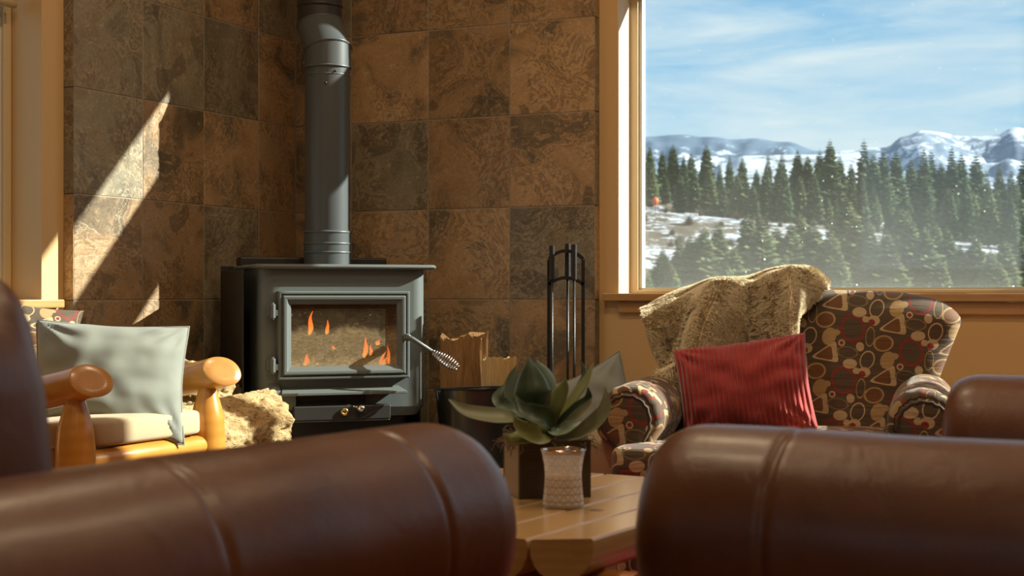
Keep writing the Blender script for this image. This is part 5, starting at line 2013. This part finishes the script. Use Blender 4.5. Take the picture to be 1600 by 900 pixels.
# ------------------------------------------------------------------ cushions
def pillow_mb(w, h, t, n=48, pinch=0.10, seed=0, wr=0.006, ribs=0, ribamp=0.0, uvs=1.0, droop=0.0):
    """square cushion standing in the local XZ plane, thickness along Y"""
    b = MB()
    nu, nv = (n * 6 if ribs else n), n
    def pt(u, v, side):
        # u,v in -1..1 ; corners stay long, edges pull in
        x = u * (1 - pinch * (1 - abs(v) ** 1.6) * abs(u) ** 2)
        z = v * (1 - pinch * (1 - abs(u) ** 1.6) * abs(v) ** 2)
        prof = (max(0, 1 - abs(u) ** 2.4) * max(0, 1 - abs(v) ** 2.4)) ** 0.55
        y = side * t / 2 * prof
        q = wr * (nz((x * 2.2, z * 2.2, side), 1.4, seed) + 0.35 * nz((x * 2.6, z * 2.2, side), 1.6, seed + 3)) * min(1, prof * 2.2)
        # tension folds running in from the corners
        for (cx, cz) in ((-1, -1), (1, -1), (-1, 1), (1, 1)):
            dx, dz = x - cx, z - cz
            dd = math.hypot(dx, dz)
            if dd < 0.9:
                q += wr * 0.9 * math.sin(math.atan2(dz, dx) * 14 + seed) * (1 - dd / 0.9) * min(1, dd * 3) * min(1, prof * 2.5)
        y += side * q
        if ribs:
            y += side * ribamp * abs(math.sin(PI * ribs * (u + 1) / 2 + 0.25 * nz((u * 3, v * 3, 0), 1, seed))) * min(1, prof * 4)
        zz_ = z * h / 2
        return Vector((x * w / 2, y, zz_ - droop * (x * x) * (1 if v > 0 else 0)))
    for side in (-1, 1):
        vs = [pt(-1 + 2 * i / nu, -1 + 2 * j_ / nv, side) for j_ in range(nv + 1) for i in range(nu + 1)]
        fs, uv = [], []
        for j_ in range(nv):
            for i in range(nu):
                f = (j_ * (nu + 1) + i, j_ * (nu + 1) + i + 1, (j_ + 1) * (nu + 1) + i + 1, (j_ + 1) * (nu + 1) + i)
                if side > 0:
                    f = f[::-1]
                fs.append(f)
                uv.append([((k % (nu + 1)) / nu * w * uvs, (k // (nu + 1)) / nv * h * uvs) for k in f])
        b.add(vs, fs, uv)
    return b


def fabric(name, c, rough=0.85, weave=900, bump=0.12, sheen=0.2, var=0.08):
    m = mat(name, c, rough, var=var, vscale=9, spec=0.2, sheen=sheen)
    nt, b = parts_of(m)
    uv = N(nt, 'ShaderNodeTexCoord').outputs['Object']
    f = noise_n(nt, uv, weave, 2)
    g = noise_n(nt, uv, 6, 3, 0.5, 0.6)
    h = mth(nt, 'ADD', mth(nt, 'MULTIPLY', f, 0.12), mth(nt, 'MULTIPLY', g, 0.3))
    bn = N(nt, 'ShaderNodeBump', ins={'Height': h, 'Strength': bump * 2, 'Distance': 0.006})
    nt.links.new(bn.outputs[0], b.inputs['Normal'])
    return m


M['sage'] = fabric('sage grey cotton', (0.20, 0.215, 0.185), bump=0.03)
M['slate_f'] = fabric('blue grey linen', (0.24, 0.265, 0.25))
M['beige'] = fabric('beige canvas', (0.45, 0.35, 0.215))
M['red'] = fabric('red corduroy', (0.34, 0.028, 0.026), sheen=0.5, bump=0.05, var=0.15)
M['sagepipe'] = mat('sage piping', (0.2, 0.21, 0.185), 0.8)


def place_pillow(name, mb, m, label, cat, loc, rot, edge=None, size=None):
    t = thing(name, label, cat, loc)
    t.rotation_euler = rot
    mb.build('cover', m, t, True, weld=True)
    if edge:
        w, h, pinch = size
        path = []
        for (a, b_) in (((-1, -1), (1, -1)), ((1, -1), (1, 1)), ((1, 1), (-1, 1)), ((-1, 1), (-1, -1))):
            for k in range(16):
                s_ = k / 16
                u, v = a[0] + (b_[0] - a[0]) * s_, a[1] + (b_[1] - a[1]) * s_
                x = u * (1 - pinch * (1 - abs(v) ** 1.6) * abs(u) ** 2)
                z = v * (1 - pinch * (1 - abs(u) ** 1.6) * abs(v) ** 2)
                path.append((x * w / 2, 0, z * h / 2))
        MB().tube(path, 0.003, 6, closed=True).build('piping', edge, t, True)
    return t


# red corduroy cushion leaning in the armchair
place_pillow('corduroy_cushion', pillow_mb(0.345, 0.255, 0.15, 44, 0.05, 5, 0.010, ribs=26, ribamp=0.007), M['red'],
             'red corduroy cushion leaning in the patterned armchair', 'cushion', at(1163, 608, 3.80) + Vector((0, 0, 0)), (R(-14), R(-8), R(-12)))

# faux fur throw draped over the armchair's left shoulder
def throw():
    rows = [
        # (px, py, Y) left to right ; first row hangs behind the back
        [(1035, 560, 4.30), (1075, 560, 4.32), (1120, 560, 4.30), (1165, 560, 4.28), (1210, 560, 4.26), (1240, 560, 4.24), (1275, 560, 4.23), (1292, 560, 4.22)],
        [(1010, 497, 4.27), (1060, 476, 4.30), (1118, 462, 4.28), (1170, 452, 4.26), (1212, 444, 4.24), (1240, 440, 4.22), (1272, 446, 4.20), (1294, 462, 4.19)],
        [(1003, 489, 4.20), (1056, 461, 4.22), (1115, 443, 4.20), (1170, 437, 4.18), (1208, 427, 4.16), (1238, 422, 4.14), (1270, 425, 4.13), (1291, 444, 4.14)],
        [(1004, 494, 4.07), (1062, 474, 4.08), (1112, 450, 4.05), (1172, 446, 4.04), (1214, 434, 4.02), (1236, 428, 4.02), (1262, 440, 4.03), (1284, 456, 4.06)],
        [(1010, 518, 4.01), (1062, 504, 4.03), (1100, 486, 3.97), (1165, 482, 3.98), (1216, 472, 3.97), (1238, 464, 3.94), (1252, 470, 3.98), (1266, 472, 4.02)],
        [(1020, 548, 3.99), (1060, 536, 4.01), (1086, 520, 3.93), (1150, 515, 3.96), (1206, 505, 3.95), (1235, 500, 3.92), (1241, 497, 3.95), (1244, 490, 3.99)],
        [(1030, 572, 3.97), (1058, 566, 3.98), (1080, 556, 3.90), (1142, 552, 3.94), (1200, 545, 3.93), (1234, 540, 3.91), (1238, 532, 3.94), (1240, 520, 3.97)],
        [(1022, 592, 3.90), (1054, 586, 3.88), (1084, 590, 3.87), (1140, 592, 3.92), (1200, 590, 3.91), (1234, 585, 3.91), (1238, 575, 3.94), (1240, 560, 3.97)],
        [(1032, 618, 3.90), (1056, 616, 3.88), (1086, 620, 3.88), (1140, 620, 3.92), (1200, 618, 3.92), (1232, 612, 3.92), (1236, 602, 3.94), (1238, 585, 3.97)],
    ]
    G = [catmull([at(*p) for p in row], 90) for row in rows]
    cols = []
    NV = 100
    for i in range(90):
        cols.append(catmull([g[i] for g in G], NV))
    b = MB()
    vs = []
    nrm = []
    for j_ in range(NV):
        for i in range(90):
            p = cols[i][j_].copy()
            f = 0.022 * nz((p.x * 5.5 + p.z * 2.0, p.z * 1.6, p.y * 3), 1.3, 6) + 0.006 * nz(p, 16, 9)
            ci = i / 89 + 0.05 * math.sin(j_ * 0.06) + 0.0016 * (j_ - 40)
            f += (0.030 * math.exp(-((ci - 0.34) / 0.07) ** 2) - 0.026 * math.exp(-((ci - 0.47) / 0.07) ** 2) + 0.016 * math.exp(-((ci - 0.70) / 0.06) ** 2) + 0.014 * math.exp(-((ci - 0.15) / 0.05) ** 2)) * min(1, max(0, (j_ - 24) / 22))
            p.y -= f * 1.3
            p.z += f * 0.5
            vs.append(p)
    fs = [(j_ * 90 + i, j_ * 90 + i + 1, (j_ + 1) * 90 + i + 1, (j_ + 1) * 90 + i) for j_ in range(NV - 1) for i in range(89)]
    b.add(vs, fs)
    t = thing('fur_throw', 'beige faux fur throw draped over the left shoulder of the patterned armchair', 'blanket', (0, 0, 0))
    o = b.build('cloth', M['fur'], t, True)
    so = o.modifiers.new('thick', 'SOLIDIFY')
    so.thickness = 0.012
    so.offset = 0
    # pile: thousands of short curved tufts
    rn = random.Random(12)
    tf = MB()
    verts, faces = [], []
    me = o.data
    me.update()
    polys = me.polygons
    import bisect
    acc, cum = 0.0, []
    for pol in polys:
        acc += pol.area
        cum.append(acc)
    for k in range(150000):
        pol = polys[min(len(polys) - 1, bisect.bisect_left(cum, rn.random() * acc))]
        c = pol.vertices
        a, b_ = rn.random(), rn.random()
        p = (vs[c[0]] * (1 - a) + vs[c[1]] * a) * (1 - b_) + (vs[c[3]] * (1 - a) + vs[c[2]] * a) * b_
        n_ = pol.normal.copy()
        if n_.y > 0.2 and p.y < 4.12:
            n_ = -n_
        elif p.y >= 4.12 and n_.z < 0:
            n_ = -n_
        cl_ = Vector((nz(p, 70, 1), nz(p, 70, 2) * 0.6, nz(p, 70, 3) - 0.30))
        d = (n_ + cl_ * 0.8 + Vector((rn.uniform(-.3, .3), rn.uniform(-.3, .3), rn.uniform(-.3, .3)))).normalized()
        L = rn.uniform(0.008, 0.013)
        s_ = d.orthogonal().normalized() * 0.0009
        q = p + n_ * 0.0055
        i0 = len(verts)
        verts += [q - s_, q + s_, q + d * L * 0.6 + s_ * 0.7, q + d * L * 0.6 - s_ * 0.7, q + d * L + Vector((0, 0, -0.002))]
        faces += [(i0, i0 + 1, i0 + 2, i0 + 3), (i0 + 3, i0 + 2, i0 + 4)]
    tf.add(verts, faces)
    po = tf.build('pile', M['fur'], t, True)
    po['kind'] = 'stuff'
    return t


M['fur'] = mat('beige faux fur', (0.80, 0.67, 0.43), 0.85, var=0.22, vscale=130, spec=0.15, sheen=0.3, bump=1.0, bscale=170)
throw()

# ------------------------------------------------------------------ beige bench seat with a pillow, behind the planter
bs = thing('beige_ottoman', 'low beige upholstered ottoman behind the planter, left of the patterned armchair', 'ottoman', at(962, 700, 3.80) * 1, R(-16))
bs.location.z = 0
zt_ = 0.8 - (684 - 460.8) / 2300 * 3.62
puff(0.30, 0.40, 0.12, 0.22, seed=61, noise_a=0.006, crown=0.01).build('seat_cushion', M['beige'], bs, True).location = (0, 0, zt_ - 0.06)
MB().box(-0.13, 0.13, -0.18, 0.18, 0.10, zt_ - 0.118).build('base', M['beige'], bs, False, bevel=0.02)
for x in (-.11, .11):
    for y in (-.15, .15):
        MB().lathe([(0.018, 0), (0.024, 0.10)], 12, M=Matrix.Translation((x, y, 0))).build('leg', M['legwood'], bs, True)
place_pillow('throw_pillow', pillow_mb(0.27, 0.27, 0.11, 40, 0.15, 15, 0.006), M['slate_f'], 'blue-grey linen pillow standing on its corner behind the agave', 'pillow',
             at(924, 653, 3.86), (R(-12), R(-24), R(-16)), M['sagepipe'], (0.27, 0.27, 0.15))

# ------------------------------------------------------------------ log chair
LC = Vector((-0.986, 3.96, 0))
lc = thing('log_chair', 'varnished pine log armchair in the sun left of the stove', 'chair', LC, R(63.6))
# local: x towards the far arm, y backwards
AT = 0.612


def log_tube(mb, pts, rad, seg=28, seed=0, cap=True, wob=0.03):
    path = catmull(pts, 24)
    n = len(path)
    rr = []
    for i in range(n):
        t = i / (n - 1) * (len(rad) - 1)
        k = min(int(t), len(rad) - 2)
        rr.append(rad[k] + (rad[k + 1] - rad[k]) * (t - k))
    st = len(mb.v)
    mb.tube(path, rr, seg, caps=cap)
    for i in range(st, len(mb.v)):
        pass
    return mb


for side in (-1, 1):
    x = side * 0.265
    dz = 0.0 if side > 0 else 0.0
    # arm: slopes down to the back, front end sawn at an angle
    A = Vector((x, -0.052, AT - 0.028))
    Bk = Vector((x, 0.50, AT - 0.15))
    mb = MB()
    d = (Bk - A).normalized()
    u = Vector((1, 0, 0))
    w = d.cross(u).normalized()
    rings = []
    for i in range(22):
        t = i / 21
        c = A.lerp(Bk, t)
        rad_ = 0.045 - 0.005 * t
        ring = []
        for k in range(30):
            a = 2 * PI * k / 30
            off = 0
            if i < 6:
                # oblique saw cut: the end leans back at the top and inward
                off = (0.40 * math.sin(a) + 0.60 * math.cos(a)) * rad_ * (1 - i / 6)
            p = c + (u * math.cos(a) + w * math.sin(a)) * rad_ * (1 + 0.03 * nz((math.cos(a), math.sin(a), t * 4), 1.3, side))
            ring.append(p - d * off)
        rings.append(ring)
    mb.loft(rings, (False, True))
    oa_ = mb.build('arm', M['logwood'], lc, True)
    ce = MB()
    r0_ = rings[0]
    cc = sum(r0_, Vector()) / 30
    ce.loft([r0_, [cc + (p - cc) * 0.93 - d * 0.003 for p in r0_], [cc + (p - cc) * 0.5 - d * 0.0035 for p in r0_]], (False, True))
    ce.build('cut_end', M['logend'], oa_, True)
    # front post with whittled neck
    mb = MB()
    log_tube(mb, [(x, -0.005, 0.0), (x, 0.0, 0.25), (x, 0.0, 0.40), (x, 0.0, 0.455), (x, 0.0, 0.495), (x, 0.0, 0.53), (x, 0.0, AT - 0.04)], [0.048, 0.050, 0.050, 0.046, 0.036, 0.026, 0.022], seed=side)
    mb.build('front_post', M['logwood'], lc, True)
    # rear post, leaning back
    mb = MB()
    log_tube(mb, [(x * 0.92, 0.44, 0.0), (x * 0.92, 0.47, 0.40), (x * 0.92, 0.49, 0.60), (x * 0.92, 0.515, 0.66 if side > 0 else 0.80)], [0.040, 0.038, 0.034, 0.030])
    mb.build('rear_post', M['logwood'], lc, True)
    mb = MB()
    log_tube(mb, [(x, 0.0, 0.33), (x, 0.22, 0.32), (x * 0.95, 0.46, 0.31)], [0.030, 0.032, 0.030])
    mb.build('side_rail', M['logwood'], lc, True)
for (y, z) in ((0.0, 0.375), (0.47, 0.33), (0.49, 0.56)):
    mb = MB()
    log_tube(mb, [(-0.26, y, z), (0, y - (0.01 if y == 0 else 0), z), (0.26, y, z)], [0.028, 0.034, 0.028])
    mb.build('rail', M['logwood'], lc, True)
for k in range(4):
    xx = -0.16 + 0.107 * k
    mb = MB()
    log_tube(mb, [(xx, 0.47, 0.34), (xx, 0.49, 0.45), (xx, 0.49, 0.56)], [0.016, 0.018, 0.016])
    mb.build('spindle', M['logwood'], lc, True)
sc2 = puff(0.44, 0.50, 0.075, 0.25, seed=71, noise_a=0.004, crown=0.012).build('seat_cushion', M['beige'], lc, True)
sc2.location = (0, 0.21, 0.432)
sc2.rotation_euler = (R(-3), 0, 0)
# sage pillow on the log chair, and the patterned one behind it
place_pillow('throw_pillow', pillow_mb(0.41, 0.34, 0.19, 48, 0.07, 33, 0.012), M['sage'], 'large sage grey pillow propped on the log chair', 'pillow',
             at(172, 597, 4.03), (R(-20), R(3), R(14)), M['sagepipe'], (0.41, 0.34, 0.07))
place_pillow('throw_pillow', pillow_mb(0.30, 0.28, 0.12, 36, 0.10, 44, 0.004), M['motif'], 'brown patterned pillow tucked behind the sage pillow at the left window', 'pillow',
             at(40, 546, 4.19), (R(-12), R(10), R(30)))

# rug
M['rug'] = mat('red rug', (0.30, 0.02, 0.03), 0.95, var=0.15, vscale=30, bump=0.4, bscale=300)
M['rugs'] = mat('cream rug stripe', (0.62, 0.55, 0.45), 0.95, bump=0.4, bscale=300)
rg_ = thing('area_rug', 'red rug with cream stripes on the floor beneath the coffee table', 'rug', (0.35, 3.2, 0), R(-31.5))
MB().box(-1.0, 1.0, -1.0, 0.95, 0.0, 0.008).build('rug_field', M['rug'], rg_, False)
for y0_ in (-0.93, 0.84):
    MB().box(-0.98, 0.98, y0_, y0_ + 0.04, 0.008, 0.0095).build('stripe', M['rugs'], rg_, False)
